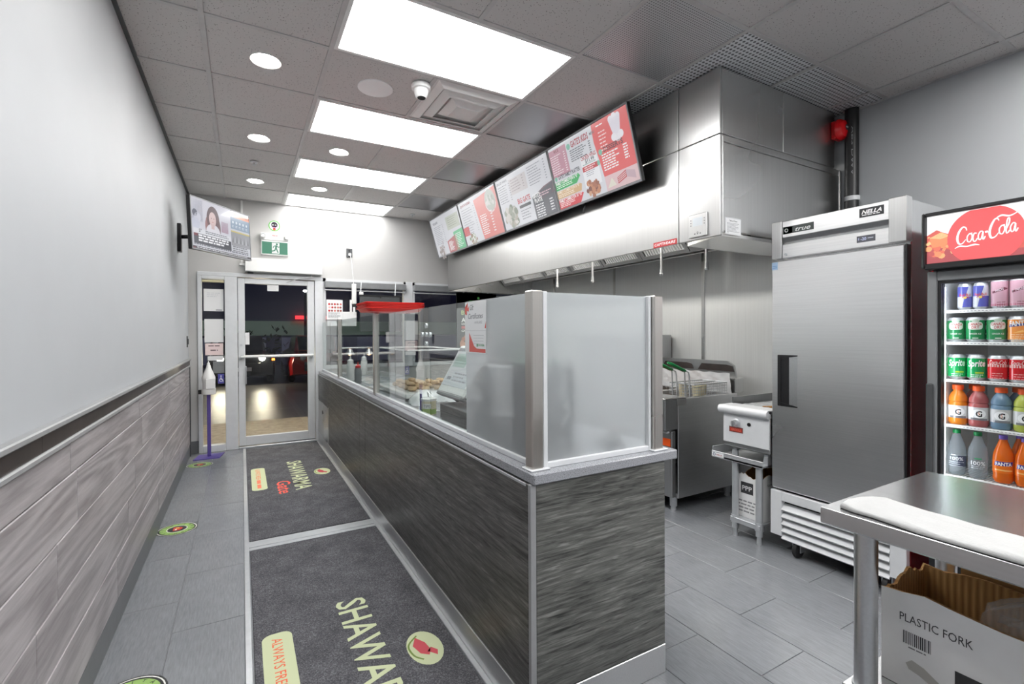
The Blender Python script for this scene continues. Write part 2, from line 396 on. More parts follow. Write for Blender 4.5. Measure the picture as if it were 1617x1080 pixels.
class Pr:
    """flat print: coloured shapes in a plane, layers a hair apart"""
    def __init__(s, step=.0003): s.v=[]; s.f=[]; s.c=[]; s.z=0; s.step=step
    def up(s,n=1): s.z+=s.step*n; return s
    def poly(s, pts, c):
        b=len(s.v); s.v+=[(x,y,s.z) for x,y in pts]; s.f.append(tuple(range(b,b+len(pts)))); s.c.append(lin(c)); return s
    def rect(s,x,y,w,h,c,nx=1):
        for i in range(nx): s.poly([(x+w*i/nx,y),(x+w*(i+1)/nx,y),(x+w*(i+1)/nx,y+h),(x+w*i/nx,y+h)],c)
        return s
    def circ(s,cx,cy,r,c,ry=None,n=28): return s.poly([(cx+r*math.cos(2*math.pi*k/n),cy+(ry or r)*math.sin(2*math.pi*k/n)) for k in range(n)],c)
    def ring(s,cx,cy,r0,r1,c,n=32,asp=1):
        for k in range(n):
            a,b=2*math.pi*k/n,2*math.pi*(k+1)/n
            s.poly([(cx+r0*math.cos(a),cy+asp*r0*math.sin(a)),(cx+r1*math.cos(a),cy+asp*r1*math.sin(a)),(cx+r1*math.cos(b),cy+asp*r1*math.sin(b)),(cx+r0*math.cos(b),cy+asp*r0*math.sin(b))],c)
        return s
    def rrect(s,x,y,w,h,r,c,n=6):
        pts=[]
        for cx,cy,a0 in ((x+w-r,y+r,-90),(x+w-r,y+h-r,0),(x+r,y+h-r,90),(x+r,y+r,180)):
            for k in range(n+1):
                a=math.radians(a0+90*k/n); pts.append((cx+r*math.cos(a),cy+r*math.sin(a)))
        return s.poly(pts,c)
    def text(s,t,x,y,h,c,w=None,align='l',bold=.0,shear=0,rot=0):
        """h: capital height; w: width to fit; (x,y) is the lower edge"""
        vs,fs,x0,x1,y0,y1=text_geo(t,bold,shear)
        ky=h/.73
        kx=(w/(x1-x0)) if w else ky
        wid=(x1-x0)*kx; ox={'l':0,'c':-wid/2,'r':-wid}[align]
        ca,sa=math.cos(rot),math.sin(rot); b=len(s.v)
        for vx,vy in vs:
            px=(vx-x0)*kx+ox; py=vy*ky
            s.v.append((x+px*ca-py*sa,y+px*sa+py*ca,s.z))
        for f in fs: s.f.append(tuple(b+i for i in f)); s.c.append(lin(c))
        return s
    def lines(s,x,y,w,n,dy,h,c,rag=.35,seed=1,price=False):
        """rows of small print too fine to read: word-length dashes"""
        r=random.Random(seed)
        for i in range(n):
            L=w*(1-rag*r.random()); u=0
            while u<L-.002:
                k=min(h*(1.6+3.2*r.random()),L-u); s.rect(x+u,y-i*dy,k,h,c); u+=k+h*.7
            if price: s.rect(x+w*1.12,y-i*dy,h*3,h,c)
        return s
    def stroke(s,pts,c,w0=.01,ws=None,n=8):
        P=[Vector(p) for p in pts]; out=[]; Wd=[]
        ws=ws or [w0]*len(P)
        for i in range(len(P)-1):
            a=P[max(i-1,0)]; b=P[i]; d=P[i+1]; e=P[min(i+2,len(P)-1)]
            for k in range(n):
                t=k/n; out.append(.5*((2*b)+(d-a)*t+(2*a-5*b+4*d-e)*t*t+(3*b-a-3*d+e)*t**3)); Wd.append(ws[i]*(1-t)+ws[i+1]*t)
        out.append(P[-1]); Wd.append(ws[-1])
        L=[];R=[]
        for i,p in enumerate(out):
            d=(out[min(i+1,len(out)-1)]-out[max(i-1,0)]); d=d.normalized() if d.length>1e-9 else Vector((1,0)); nn=Vector((-d.y,d.x))*Wd[i]/2
            L.append((p+nn)[:2]); R.append((p-nn)[:2])
        for i in range(len(out)-1): s.poly([L[i],L[i+1],R[i+1],R[i]],c)
        return s
    def strips(s,w):
        """cut wide shapes into upright strips so that they can follow a round can"""
        F,C,s_f,s_c=[],[],s.f,s.c
        for f,c in zip(s_f,s_c):
            P=[s.v[i] for i in f]; x0=min(p[0] for p in P); x1=max(p[0] for p in P)
            if x1-x0<=w*1.3: F.append(f); C.append(c); continue
            n=int(math.ceil((x1-x0)/w))
            for k in range(n):
                Q=P
                for lim,sg in ((x0+(x1-x0)*k/n,1),(x0+(x1-x0)*(k+1)/n,-1)):
                    out=[]
                    for a,b in zip(Q,Q[1:]+Q[:1]):
                        ia=sg*(a[0]-lim)>=-1e-9; ib=sg*(b[0]-lim)>=-1e-9
                        if ia: out.append(a)
                        if ia!=ib:
                            t=(lim-a[0])/(b[0]-a[0]); out.append((lim,a[1]+(b[1]-a[1])*t,a[2]))
                    Q=out
                    if len(Q)<3: break
                if len(Q)>=3:
                    b=len(s.v); s.v+=Q; F.append(tuple(range(b,b+len(Q)))); C.append(c)
        s.f,s.c=F,C
    def build(s,name,mat,parent,M,bend=None,label=None,solo=None):
        vs=[]
        if bend: s.strips(bend*.22)
        for x,y,z in s.v:
            if bend: r=bend+z; p=Vector((r*math.sin(x/bend), -r*math.cos(x/bend), y))
            else: p=Vector((x,y,z))
            vs.append(M@p if M else p)
        off=wloc(parent)
        if parent is None:
            off=Vector((sum(v.x for v in vs)/len(vs),sum(v.y for v in vs)/len(vs),min(v.z for v in vs)))
        me=bpy.data.meshes.new(name); me.from_pydata([(v-off)[:] for v in vs],[],s.f)
        a=me.color_attributes.new('Col','FLOAT_COLOR','CORNER'); i=0
        for p,c in zip(me.polygons,s.c):
            for li in p.loop_indices: a.data[li].color=c
        me.materials.append(MATS[mat]); o=bpy.data.objects.new(name,me); COL.objects.link(o); o.parent=parent
        if parent is None: o.location=off
        if label: o['label']=label
        return o
MX = lambda x,y,z: FR((x,y,z),(0,-1,0),(0,0,1))     # print on a face that looks towards -x
MY = lambda x,y,z: FR((x,y,z),(1,0,0),(0,0,1))      # print on a face that looks towards -y
WHT=(245,245,245); BLK=(24,24,26)

# ------------------------------------------------------------------ the room
XL,XR,YF,YB,ZC = -.515,3.77,6.34,-3.4,2.88
CX=[XL,-.16,.435,1.04,1.655,2.28,2.93,3.565,XR]
CY=[YF]+[5.78-.606*k for k in range(15)]+[YB]
floor=struct('floor', MB().box(XL,XR,YB,YF,-.08,-.004),'grout')
me_t=MB().box(-.1426,.1426,-.291,.291,-.0045,0,.0012,1).mesh('floor_tile'); me_t.materials.append(MATS['floor_tile'])
for k in range(-1,15):
    x0,x1=-.285+.2885*k,-.285+.2885*(k+1)
    n=0
    yy=(3.458 if k%2 else 3.166)-.585*12
    while yy<YF:
        a,b=max(yy,YB),min(yy+.585,YF); xa,xb=max(x0,XL),min(x1,XR)
        if b-a>.05 and xb-xa>.02:
            if b-a>.58 and xb-xa>.28: piece('floor_tile',me_t,floor,((xa+xb)/2,(a+b)/2,0))
            else:
                m2=MB().box(xa+.0017,xb-.0017,a+.0015,b-.0015,-.0045,0,.0012,1); part('floor_tile',m2,'floor_tile',floor)
        yy+=.585
ceil=struct('ceiling', MB().box(XL-.1,XR+.1,YB-.1,YF+.1,ZC+.03,ZC+.12),'ceiling_grid')
LIGHT_ROWS={0:1,2:1,4:1,6:1,8:1,10:1,12:1}       # rows (from the far wall) that hold a light panel in columns 2-3
tile_meshes={}
DARKT={(4,0),(4,2),(4,4)}
for j in range(len(CY)-1):
    y1,y0=CY[j],CY[j+1]
    for i in range(len(CX)-1):
        x0,x1=CX[i],CX[i+1]
        if i in (2,3) and j in LIGHT_ROWS: continue
        if i in (5,6) and j in (10,11,12,13): continue
        if i==3 and j==5: continue                          # the air vent
        mat='ceiling_tile'
        if i==4 and j in (1,3,5): mat='tile_steel'
        if i==4 and j==7: mat='perforated_fine'
        if i in(5,6,7) and 1<=j<=7 and j!=8: mat='perforated' if j<=7 else mat
        key=(round(x1-x0,3),round(y1-y0,3),mat)
        if key not in tile_meshes:
            w,d=(x1-x0)/2-.010,(y1-y0)/2-.010
            me=MB().box(-w,w,-d,d,0,.014,.003,1).mesh('ceiling_tile'); me.materials.append(MATS[mat]); tile_meshes[key]=me
        o=piece('ceiling_tile' if mat=='ceiling_tile' else 'metal_ceiling_tile',tile_meshes[key],ceil,((x0+x1)/2,(y0+y1)/2,ZC+.004))
        if mat=='tile_steel': o['label']='dark steel ceiling tile'
        if mat.startswith('perf'): o['label']='perforated metal ceiling tile'
for i,x in enumerate(CX[1:-1],1):
    if i==6: part('grid_runner', MB().box(x-.012,x+.012,CY[10],YF,ZC-.002,ZC+.028),'ceiling_grid',ceil)
    elif i!=3: part('grid_runner', MB().box(x-.012,x+.012,YB,YF,ZC-.002,ZC+.028),'ceiling_grid',ceil)
    else:
        for j in range(len(CY)-1):
            if j not in LIGHT_ROWS: part('grid_runner', MB().box(x-.012,x+.012,CY[j+1],CY[j],ZC-.002,ZC+.028),'ceiling_grid',ceil)
for y in CY[1:-1]:
    part('cross_tee', MB().box(XL,CX[2],y-.012,y+.012,ZC-.001,ZC+.027),'ceiling_grid',ceil)
    part('cross_tee', MB().box(CX[2],XR,y-.012,y+.012,ZC-.001,ZC+.027),'ceiling_grid',ceil)
part('wall_angle', MB().box(XL,XL+.02,YB,YF,ZC-.003,ZC+.02),'dark_grey',ceil)
part('wall_angle', MB().box(XR-.02,XR,YB,1.82,ZC-.003,ZC+.02),'ceiling_grid',ceil)
part('wall_angle', MB().box(XL,XR,YF-.02,YF,ZC-.003,ZC+.02),'ceiling_grid',ceil)
wl=struct('wall_left', MB().box(XL-.12,XL,YB,YF+.1,0,ZC+.1),'wall_paint')
rows=[.125,.32,.505,.685,.865,.974]; st=[2.76,1.787,1.965,2.179,3.325]
for r in range(5):
    z0,z1=rows[r],rows[r+1]; y=st[r]-1.22*5
    while y<6.22:
        a,b=max(y,YB),min(y+1.22,6.22)
        if b-a>.03: part('plank', MB().box(XL,XL+.014,a+.0012,b-.0012,z0+.002,z1-.002,.0025,1),'plank_wood',wl)
        y+=1.22
part('rail_cap', MB().box(XL,XL+.030,YB,6.24,1.045,1.065,.004),'grey_trim',wl)
y=YB
while y<6.24:
    b=min(y+2.44 if y>YB else 1.835,6.24); part('rail_board', MB().box(XL,XL+.018,y+.001,b-.001,.993,1.045),'dark_board',wl); y=b
part('rail_trim', MB().box(XL,XL+.026,YB,6.24,.974,.993,.004),'grey_trim',wl)
part('end_trim', MB().box(XL,XL+.022,6.22,6.24,.0,.974,.003),'dark_grey',wl)
struct('baseboard_left', MB().box(XL,XL+.012,YB,6.22,0,.123,.003),'base_grey')
wr=struct('wall_right', MB().box(XR,XR+.12,YB,YF+.1,0,ZC+.1),'wall_paint')
ys=[1.79,3.0,4.22,5.44,6.335]
for a,b in zip(ys,ys[1:]):
    part('steel_panel', MB().box(XR-.008,XR,a+.002,b-.002,.1,2.07,.002,1),'steel_wall',wr)
for y in ys[:-1]: part('joint_strip', MB().box(XR-.016,XR-.008,y-.018,y+.018,.1,2.07,.003,1),'steel',wr)
part('top_trim', MB().box(XR-.022,XR,1.79,6.335,2.07,2.10,.004),'steel_y',wr)
struct('wall_back', MB().box(XL,XR,YB-.12,YB,0,ZC+.1),'wall_paint')
# far wall with door and windows
wf=MB(); wf.box(XL,XR,YF,YF+.12,2.02,ZC+.1); wf.box(XL,-.43,YF,YF+.12,0,2.02); wf.box(.87,XR,YF,YF+.12,0,.88)
struct('wall_far', wf,'wall_paint_warm')
struct('baseboard_far', MB().box(XL,-.43,YF-.012,YF,0,.14,.003),'base_grey')
fr=struct('trim_1', MB().box(-.43,.88,YF-.02,YF+.08,1.985,2.03,.004),'white_metal')      # the storefront frame
def fpart(n,*a,mat='white_metal'): return part(n, MB().box(*a,.004),mat,fr)
fpart('frame_post',-.43,-.39,YF-.02,YF+.08,0,1.985); fpart('frame_post',-.17,-.045,YF-.02,YF+.08,0,1.985)
fpart('frame_post',.785,.885,YF-.02,YF+.08,0,1.985)
fpart('frame_sill',-.39,-.17,YF-.02,YF+.08,0,.075); fpart('frame_head',-.39,-.17,YF-.02,YF+.08,1.95,1.985)
fpart('threshold',-.045,.785,YF-.03,YF+.08,0,.022,mat='alu')
part('glass_pane', MB().box(-.39,-.17,YF+.025,YF+.033,.075,1.95),'glass_window',fr)
part('roll_blind', MB().cyl((-.385,YF-.0,1.925),(-.175,YF-.0,1.925),.014),'beige',fr)
d=struct('door_1', MB().box(-.04,.03,YF-.005,YF+.045,.03,1.975,.004),'white_metal')
def dpart(n,*a,mat='white_metal',bev=.004): return part(n, MB().box(*a,bev),mat,d)
dpart('door_stile',.70,.78,YF-.005,YF+.045,.03,1.975); dpart('door_rail',.03,.70,YF-.005,YF+.045,1.915,1.975); dpart('door_rail',.03,.70,YF-.005,YF+.045,.03,.135)
part('glass_pane', MB().box(.03,.70,YF+.014,YF+.022,.135,1.915),'glass_window',d)
pb=dpart('push_bar',-.02,.765,YF-.065,YF-.035,1.052,1.082,mat='white_plastic',bev=.008)
dpart('bar_bracket',-.015,.02,YF-.06,YF-.004,1.045,1.09,mat='alu'); dpart('bar_bracket',.72,.755,YF-.06,YF-.004,1.045,1.09,mat='alu')
part('lock_cylinder', MB().cyl((-.01,YF-.016,1.20),(-.01,YF-.004,1.20),.014),'alu',d)
part('pull_handle', MB().tube([(.035,YF-.012,.95),(.035,YF-.03,.95),(.035,YF-.03,.75),(.035,YF-.012,.75)],.008),'alu',d)
# windows beside the door, behind the counter
for n,(x0,x1) in enumerate(((.885,1.935),(2.03,3.0),(3.05,3.70)),1):
    w=struct('window_%d'%n, MB().box(x0,x1,YF-.01,YF+.06,.88,.93,.004),'white_metal')
    part('window_frame', MB().box(x0,x0+.03,YF-.01,YF+.06,.93,2.02).box(x1-.03,x1,YF-.01,YF+.06,.93,2.02).box(x0,x1,YF-.01,YF+.06,1.975,2.02),'white_metal',w)
    part('glass_pane', MB().box(x0+.03,x1-.03,YF+.02,YF+.028,.93,1.975),'glass_window',w)
    part('blind_cassette', MB().box(x0+.01,x1-.01,YF-.075,YF-.012,1.90,1.985,.008),'mid_grey',w)
    part('blind_bar', MB().box(x0+.012,x1-.012,YF-.05,YF-.02,1.868,1.885,.004),'alu',w)
struct('trim_2', MB().box(1.935,2.03,YF-.02,YF+.06,.88,2.02,.004),'white_metal')
struct('trim_3', MB().box(3.0,3.05,YF-.02,YF+.06,.88,2.02,.004),'white_metal')
struct('trim_4', MB().box(3.70,XR,YF-.02,YF+.06,.88,2.02,.004),'white_metal')

# ------------------------------------------------------------------ ceiling fittings
order={8:'added unseen panel light directly above the camera',6:'nearest and largest bright light panel, in front of the air vent',4:'second bright light panel, just beyond the air vent and speaker',2:'third bright light panel from the camera',0:'farthest bright light panel, against the far wall',10:'added unseen panel light behind the camera',12:'rearmost added unseen panel light behind the camera'}  # panels above and behind the camera are unseen, added to light the room
order['k1']='added unseen panel light over the kitchen floor behind the camera'; order['k2']='second added unseen panel light over the kitchen floor behind the camera'; order['k3']='third added unseen panel light over the kitchen floor behind the camera'; order['k4']='rearmost added unseen panel light over the kitchen floor'  # kitchen panels added out of view to brighten that side
for j in sorted(LIGHT_ROWS)+['k1','k2','k3','k4']:
    r_={'k1':10,'k2':11,'k3':12,'k4':13}.get(j,j); y1,y0=CY[r_],CY[r_+1]; x0,x1=(CX[2],CX[4]) if r_==j else (CX[5],CX[7])
    t=thing('ceiling_light','flat white '+order[j],'ceiling light',((x0+x1)/2,(y0+y1)/2,ZC-.004),'light panels in the ceiling')
    a,b,c,e=x0+.012,x1-.012,y0+.012,y1-.012
    part('light_frame', MB().box(a,a+.02,c,e,ZC-.004,ZC+.02).box(b-.02,b,c,e,ZC-.004,ZC+.02).box(a+.02,b-.02,c,c+.02,ZC-.004,ZC+.02).box(a+.02,b-.02,e-.02,e,ZC-.004,ZC+.02),'white_plastic',t)
    part('diffuser', MB().box(a+.02,b-.02,c+.02,e-.02,ZC+.001,ZC+.012),'led_panel',t)
dl=[(.13,3.05,'round downlight nearest the camera in the left tile column'),(.13,4.28,'second round downlight from the camera in the left tile column'),(.13,5.50,'farthest round downlight in the left tile column'),
    (.735,4.28,'round downlight between the second and third light panels'),(.735,5.48,'round downlight between the third and farthest light panels'),(.13,1.85,'added round downlight above and left of the camera, out of view'),(3.25,.62,'round downlight above the drinks cooler, out of view'),(2.6,-.6,'added unseen round downlight behind the camera on the right'),(.13,-.6,'added unseen round downlight behind the camera on the left')]  # those above and behind the camera are unseen, added for more light
for x,y,l in dl:
    t=thing('downlight','small bright '+l,'downlight',(x,y,ZC-.004),'round downlights in the ceiling')
    part('trim_ring', MB().lathe([(.062,.006),(.080,.0),(.080,.010),(.062,.010)],(x,y,ZC-.004),32),'white_plastic',t)
    part('lens', MB().lathe([(0,.004),(.063,.004),(.063,.010)],(x,y,ZC-.004),32),'led_down',t)
solo('ceiling_speaker', MB().lathe([(0,-.004),(.095,-.004),(.108,0),(.108,.006)],(.748,3.06,ZC-.002),40),'white_bright','round flat white speaker grille in the ceiling beside the dome camera','speaker')
t=thing('security_camera','white turret security camera on the ceiling between speaker and air vent','security camera',(.985,2.875,ZC-.085))
part('mount_ring', MB().lathe([(0,.085),(.055,.085),(.06,.075),(.058,.055),(.05,.05),(0,.05)],(.985,2.875,ZC-.085),32),'white_plastic',t)
hd=part('camera_head', MB().lathe([(0,.062),(.046,.055),(.043,.03),(.034,.004),(.03,0),(0,0)],(.985,2.872,ZC-.085),32),'white_plastic',t)
part('lens', MB().lathe([(0,-.002),(.024,-.002),(.027,.004)],(.985,2.868,ZC-.086),24),'black_gloss',hd)
vx,vy=(CX[3]+CX[4])/2,(CY[5]+CY[6])/2
t=thing('air_vent','square stepped air diffuser with three nested cones in the ceiling','air vent',(vx,vy,ZC-.03))
def cone(r0,z0,r1,z1,th=.006):
    m=MB(); pr=[(r0,z0),(r1,z1),(r1,z1+th),(r0-th,z0+th)]
    return m.lathe([(a*math.sqrt(2),b) for a,b in pr],(0,0,0),4).xf(Matrix.Translation((vx,vy,ZC))@Matrix.Rotation(math.pi/4,4,'Z'))
part('vent_frame', MB().prism([(-.292,-.292),(.292,-.292),(.292,.292),(-.292,.292)],'z',.004,.012).xf(Matrix.Translation((vx,vy,ZC))),'white_plastic',t)
for r1,r0,z in ((.235,.285,-.004),(.165,.215,-.012),(.085,.135,-.018)): part('vent_cone', cone(r0,z+.012,r1,z-.014),'white_plastic',t,10)
part('vent_centre', MB().box(vx-.085,vx+.085,vy-.085,vy+.085,ZC-.034,ZC-.028,.003),'white_plastic',t)
for x,y,l in ((.106,4.88,'small sprinkler head in the left tile column of the ceiling'),(1.944,6.05,'small sprinkler head in the ceiling by the far wall')):
    t=thing('sprinkler_head',l,'sprinkler',(x,y,ZC-.03),'sprinkler heads')
    part('escutcheon', MB().lathe([(0,.026),(.034,.026),(.03,.018),(0,.018)],(x,y,ZC-.03),20),'white_metal',t)
    part('frame_arms', MB().cyl((x,y,ZC-.014),(x,y,ZC-.028),.007).lathe([(0,0),(.016,0),(.016,.002),(0,.002)],(x,y,ZC-.03),12),'alu',t)

# ------------------------------------------------------------------ exhaust hood
HX,HY0,HY1,HZ=2.43,1.82,6.04,1.894
t=thing('exhaust_hood','long stainless steel exhaust hood hanging over the cooking line','exhaust hood',(3.1,3.9,HZ))
hood=t
part('front_panel', MB().box(HX,HX+.02,2.128,HY1,HZ,2.484,.003),'steel_hood',t)
part('front_panel', MB().box(HX,HX+.02,HY0,2.122,HZ,2.484,.003),'steel_hood',t)
part('upper_panel', MB().box(HX,HX+.02,2.128,HY1,2.488,ZC-.004,.003),'steel_hood',t)
part('upper_panel', MB().box(HX,HX+.02,HY0,2.122,2.488,ZC-.004,.003),'steel_hood',t)
part('end_panel', MB().box(HX+.022,XR-.01,HY0,HY0+.02,HZ+.03,2.44,.003),'steel',t)
part('end_band', MB().box(HX+.022,XR-.01,HY0,HY0+.02,2.444,2.484,.003),'steel',t)
part('upper_end_panel', MB().box(HX+.022,3.05,HY0,HY0+.02,2.488,ZC-.004,.003),'steel',t)
part('upper_end_panel', MB().box(3.054,3.67,HY0,HY0+.02,2.488,ZC-.004,.003),'steel',t)
part('corner_strip', MB().box(HX+.020,HX+.03,HY0-.004,HY0+.002,HZ+.02,2.475,.002,1),'steel',t)
part('corner_strip', MB().box(3.735,3.75,HY0-.006,HY0+.002,HZ+.02,2.475,.002,1),'steel',t)
part('far_end_panel', MB().box(HX+.022,XR-.002,HY1-.02,HY1,HZ,ZC-.004,.003),'steel',t)
part('bottom_closure', MB().prism([(HX+.02,HY0+.01),(XR-.002,HY0+.01),(XR-.002,2.16),(2.56,2.16),(HX+.02,1.87)],'z',HZ,HZ+.02),'steel_y',t)
part('closure_lip', MB().box(2.56,XR-.03,2.155,2.17,HZ,HZ+.03),'steel_x',t)
part('inner_top', MB().box(HX+.02,XR-.03,2.17,HY1-.02,2.50,2.52),'steel_dark',t)
part('rear_panel', MB().box(3.745,XR-.024,2.17,HY1-.02,2.10,2.50),'steel_x',t)
part('grease_trough', MB().box(3.285,3.31,2.19,HY1-.02,2.004,2.016),'steel_y',t)
yy=2.2
fa,fb=Vector((3.30,0,2.02)),Vector((2.92,0,2.45))
while yy<5.9:
    L=min(.54,6.0-yy)
    dv=(fb-fa); nrm=Vector((-dv.z,0,dv.x)).normalized()
    def fp(u,w,h): p=fa+dv*u+nrm*h; return (p.x,yy+w,p.z)
    def slab(m,u0,u1,w0,w1,h0,h1):
        v=[m.bm.verts.new(fp(u,w,h)) for h in (h0,h1) for u,w in ((u0,w0),(u1,w0),(u1,w1),(u0,w1))]
        fs=[m.bm.faces.new([v[i] for i in q]) for q in ((3,2,1,0),(4,5,6,7),(0,1,5,4),(1,2,6,5),(2,3,7,6),(3,0,4,7))]
        bmesh.ops.recalc_face_normals(m.bm,faces=fs)
    m=MB(); slab(m,0,1,.0,.03,0,.03); slab(m,0,1,L-.035,L-.005,0,.03); slab(m,0,.06,.03,L-.035,0,.03); slab(m,.94,1,.03,L-.035,0,.03); slab(m,0.02,.98,.03,L-.035,-.012,-.008)
    f_=part('baffle_filter',m,'mid_grey',t)
    m=MB(); w=.045
    while w<L-.05: slab(m,.06,.94,w,w+.016,.006,.024); w+=.030
    part('baffle_slats',m,'white_metal',f_,kind='stuff')
    yy+=.545
for y,z in ((2.283,1.77),(2.706,1.775),(3.56,1.80),(4.14,1.80)):
    part('fire_nozzle', MB().cyl((2.9,y,2.50),(2.9,y,z+.05),.009,None,10).cyl((2.9,y,z+.055),(2.9,y,z+.02),.013,None,12).lathe([(0,0),(.012,.002),(.016,.014),(.013,.022),(0,.022)],(2.9,y,z),12),'white_metal',t)
for y in (2.75,3.95,5.15):
    part('added_hood_lamp', MB().lathe([(0,-.075),(.035,-.070),(.058,-.045),(.062,-.01),(.062,0)],(2.66,y,2.50),20),'added_hood_globe',t)  # globes added unseen inside the hood to brighten the cooking line
part('pipe_run', MB().tube([(2.9,2.2,2.49),(2.9,5.9,2.49)],.011),'alu',t)
p=part('control_panel', MB().box(HX-.012,HX,1.903,2.035,1.908,2.048,.003),'steel',t)
q=Pr(); q.rect(-.035,-.005,.07,.05,(206,212,216)).ring(0,-.045,.003,.006,(90,90,90))
for sx in(-.052,.046):
    for k in range(3): q.rect(sx,-.002+.016*k,.006,.008,(96,98,100))
for k in range(3): q.circ(-.02+.02*k,-.052,.005,(110,110,112))
q.build('display','print',p,MX(HX-.0125,1.969,1.980))
q=Pr(); q.rect(-.1,-.018,.2,.036,(190,36,40)).up().rect(-.095,-.014,.19,.028,(205,60,60)).up().text('CAPTIVEAIRE',0,-.008,.018,WHT,.18,'c',.02,.2)
q.build('maker_plate','print',t,MX(HX-.001,2.237,1.913))
q=Pr(); q.rect(0,0,.147,.1,(216,218,220)).up().rect(.006,.006,.135,.088,(232,233,234)).up().text('Exhaust Hood',.0735,.078,.010,(70,72,74),.07,'c',.01).lines(.016,.066,.115,8,.007,.0028,(150,152,154)).text('UL',.018,.01,.010,(60,62,64),.012)
q.build('rating_label','print',t,MY(2.474,HY0-.001,1.905))

# ------------------------------------------------------------------ menu screens hung in front of the hood
XT,ZT,XB,ZB=2.178,2.825,2.318,2.332
up=Vector((XT-XB,0,ZT-ZB)); SH=up.length; up.normalize(); SW=.935
def food_blob(q,x,y,r,cols,n,seed):
    R=random.Random(seed)
    for k in range(n):
        a=R.random()*6.28; d=r*math.sqrt(R.random()); q.z+=.00004; q.circ(x+d*math.cos(a),y+d*math.sin(a)*.75,r*(.14+.16*R.random()),R.choice(cols),None,9)
def menu(k):
    q=Pr(); W,H=SW-.03,SH-.03
    q.rect(0,0,W,H,(214,216,222)).up()
    if k==3:
        q.rect(0,H*.52,W*.25,H*.44,(196,142,158)).poly([(W*.605,H),(W,H),(W,H*.22),(W*.64,H*.22),(W*.62,H*.5),(W*.60,H*.75)],(224,84,80)).rect(W*.64,0,W*.36,H*.22,(222,190,192)).up()
        q.text('RICE',W*.08,H*.90,.022,(120,40,50),None,'l',.02).lines(.01,H*.85,W*.17,9,H*.036,.007,(240,225,230),.4,3,True)
        q.circ(W*.285,H*.885,.022,(120,186,162)).up().text("GATE'S KIDS",W*.32,H*.85,.046,(170,44,52),W*.23,'l',.03).text('MENU',W*.57,H*.875,.02,(90,88,92),W*.06,'l',.02)
        q.lines(W*.29,H*.80,W*.22,6,H*.032,.007,(96,98,104),.3,5,True)
        q.rect(W*.40,H*.17,W*.205,H*.47,(236,237,240)).up().text('CHICKEN WINGS',W*.41,H*.585,.028,(170,44,52),W*.19,'l',.03).text('$11.99',W*.455,H*.525,.028,(60,62,66),None,'l',.02)
        q.rect(W*.405,H*.41,W*.19,H*.075,(196,52,54)).circ(W*.605,H*.45,.018,(120,186,162)).up().lines(W*.43,H*.455,W*.14,2,H*.03,.007,(246,225,225),.2,8).lines(W*.42,H*.505,W*.17,1,.01,.005,(120,160,150)).lines(W*.44,H*.385,W*.12,3,H*.028,.005,(150,152,160))
        q.circ(W*.03,H*.50,.018,(120,186,162)).text("GATE'S FAMILY PLATTER",W*.065,H*.475,.030,(54,58,60),W*.31,'l',.025)
        q.poly([(0,H*.31),(W*.30,H*.31),(W*.36,H*.40),(W*.34,H*.445),(0,H*.445)],(30,172,84)).poly([(0,H*.17),(W*.34,H*.17),(W*.36,H*.27),(W*.33,H*.295),(0,H*.295)],(214,176,126)).poly([(0,0),(W*.30,0),(W*.36,H*.13),(W*.33,H*.155),(0,H*.155)],(216,56,62)).up()
        q.text('FAMILY COMBO FOR 6 “6”',.008,H*.395,.024,WHT,W*.32,'l',.03).lines(.012,H*.365,W*.24,2,H*.028,.007,(220,246,226)).text('FAMILY COMBO FOR 8 “8”',.008,H*.25,.022,(250,236,214),W*.32,'l',.02).lines(.012,H*.22,W*.24,2,H*.028,.007,(250,236,214)).text('FAMILY COMBO FOR 10 “10”',.008,H*.105,.024,WHT,W*.33,'l',.03).lines(.012,H*.08,W*.22,3,H*.026,.007,(250,220,220))
        food_blob(q,W*.49,H*.13,.075,[(150,88,56),(196,130,88),(124,66,44),(212,160,120),(170,104,70)],46,2)
        q.lines(W*.66,H*.93,W*.08,1,.01,.008,WHT).lines(W*.67,H*.83,W*.09,6,H*.05,.008,(250,220,220),.3,9).text('DESSERTS',W*.69,H*.555,.034,(92,40,44),W*.22,'l',.03).circ(W*.655,H*.575,.020,(120,186,162)).lines(W*.66,H*.51,W*.2,7,H*.036,.009,WHT,.35,4).lines(W*.90,H*.52,W*.05,6,H*.036,.009,WHT,.1,6)
        q.poly([(W*.80,H*.93),(W*.93,H*.93),(W*.90,H*.70),(W*.83,H*.70)],(226,222,232)).circ(W*.825,H*.93,.022,(232,230,238)).circ(W*.865,H*.945,.024,(236,234,240)).circ(W*.905,H*.93,.022,(230,228,236)).circ(W*.83,H*.68,.026,(236,234,240)).circ(W*.87,H*.655,.026,(232,230,236)).circ(W*.905,H*.685,.026,(236,234,240)).up()
        q.poly([(W*.78,H*.05),(W*.88,H*.10),(W*.88,H*.20),(W*.78,H*.14)],(190,70,74)).poly([(W*.66,H*.04),(W*.76,H*.05),(W*.72,H*.17)],(226,222,206)).poly([(W*.88,H*.10),(W*.97,H*.04),(W*.97,H*.15),(W*.88,H*.20)],(196,168,176)).up()
        for i in range(3): q.poly([(W*.785,H*(.072+.025*i)),(W*.875,H*(.118+.025*i)),(W*.875,H*(.126+.025*i)),(W*.785,H*(.08+.025*i))],(240,226,226))
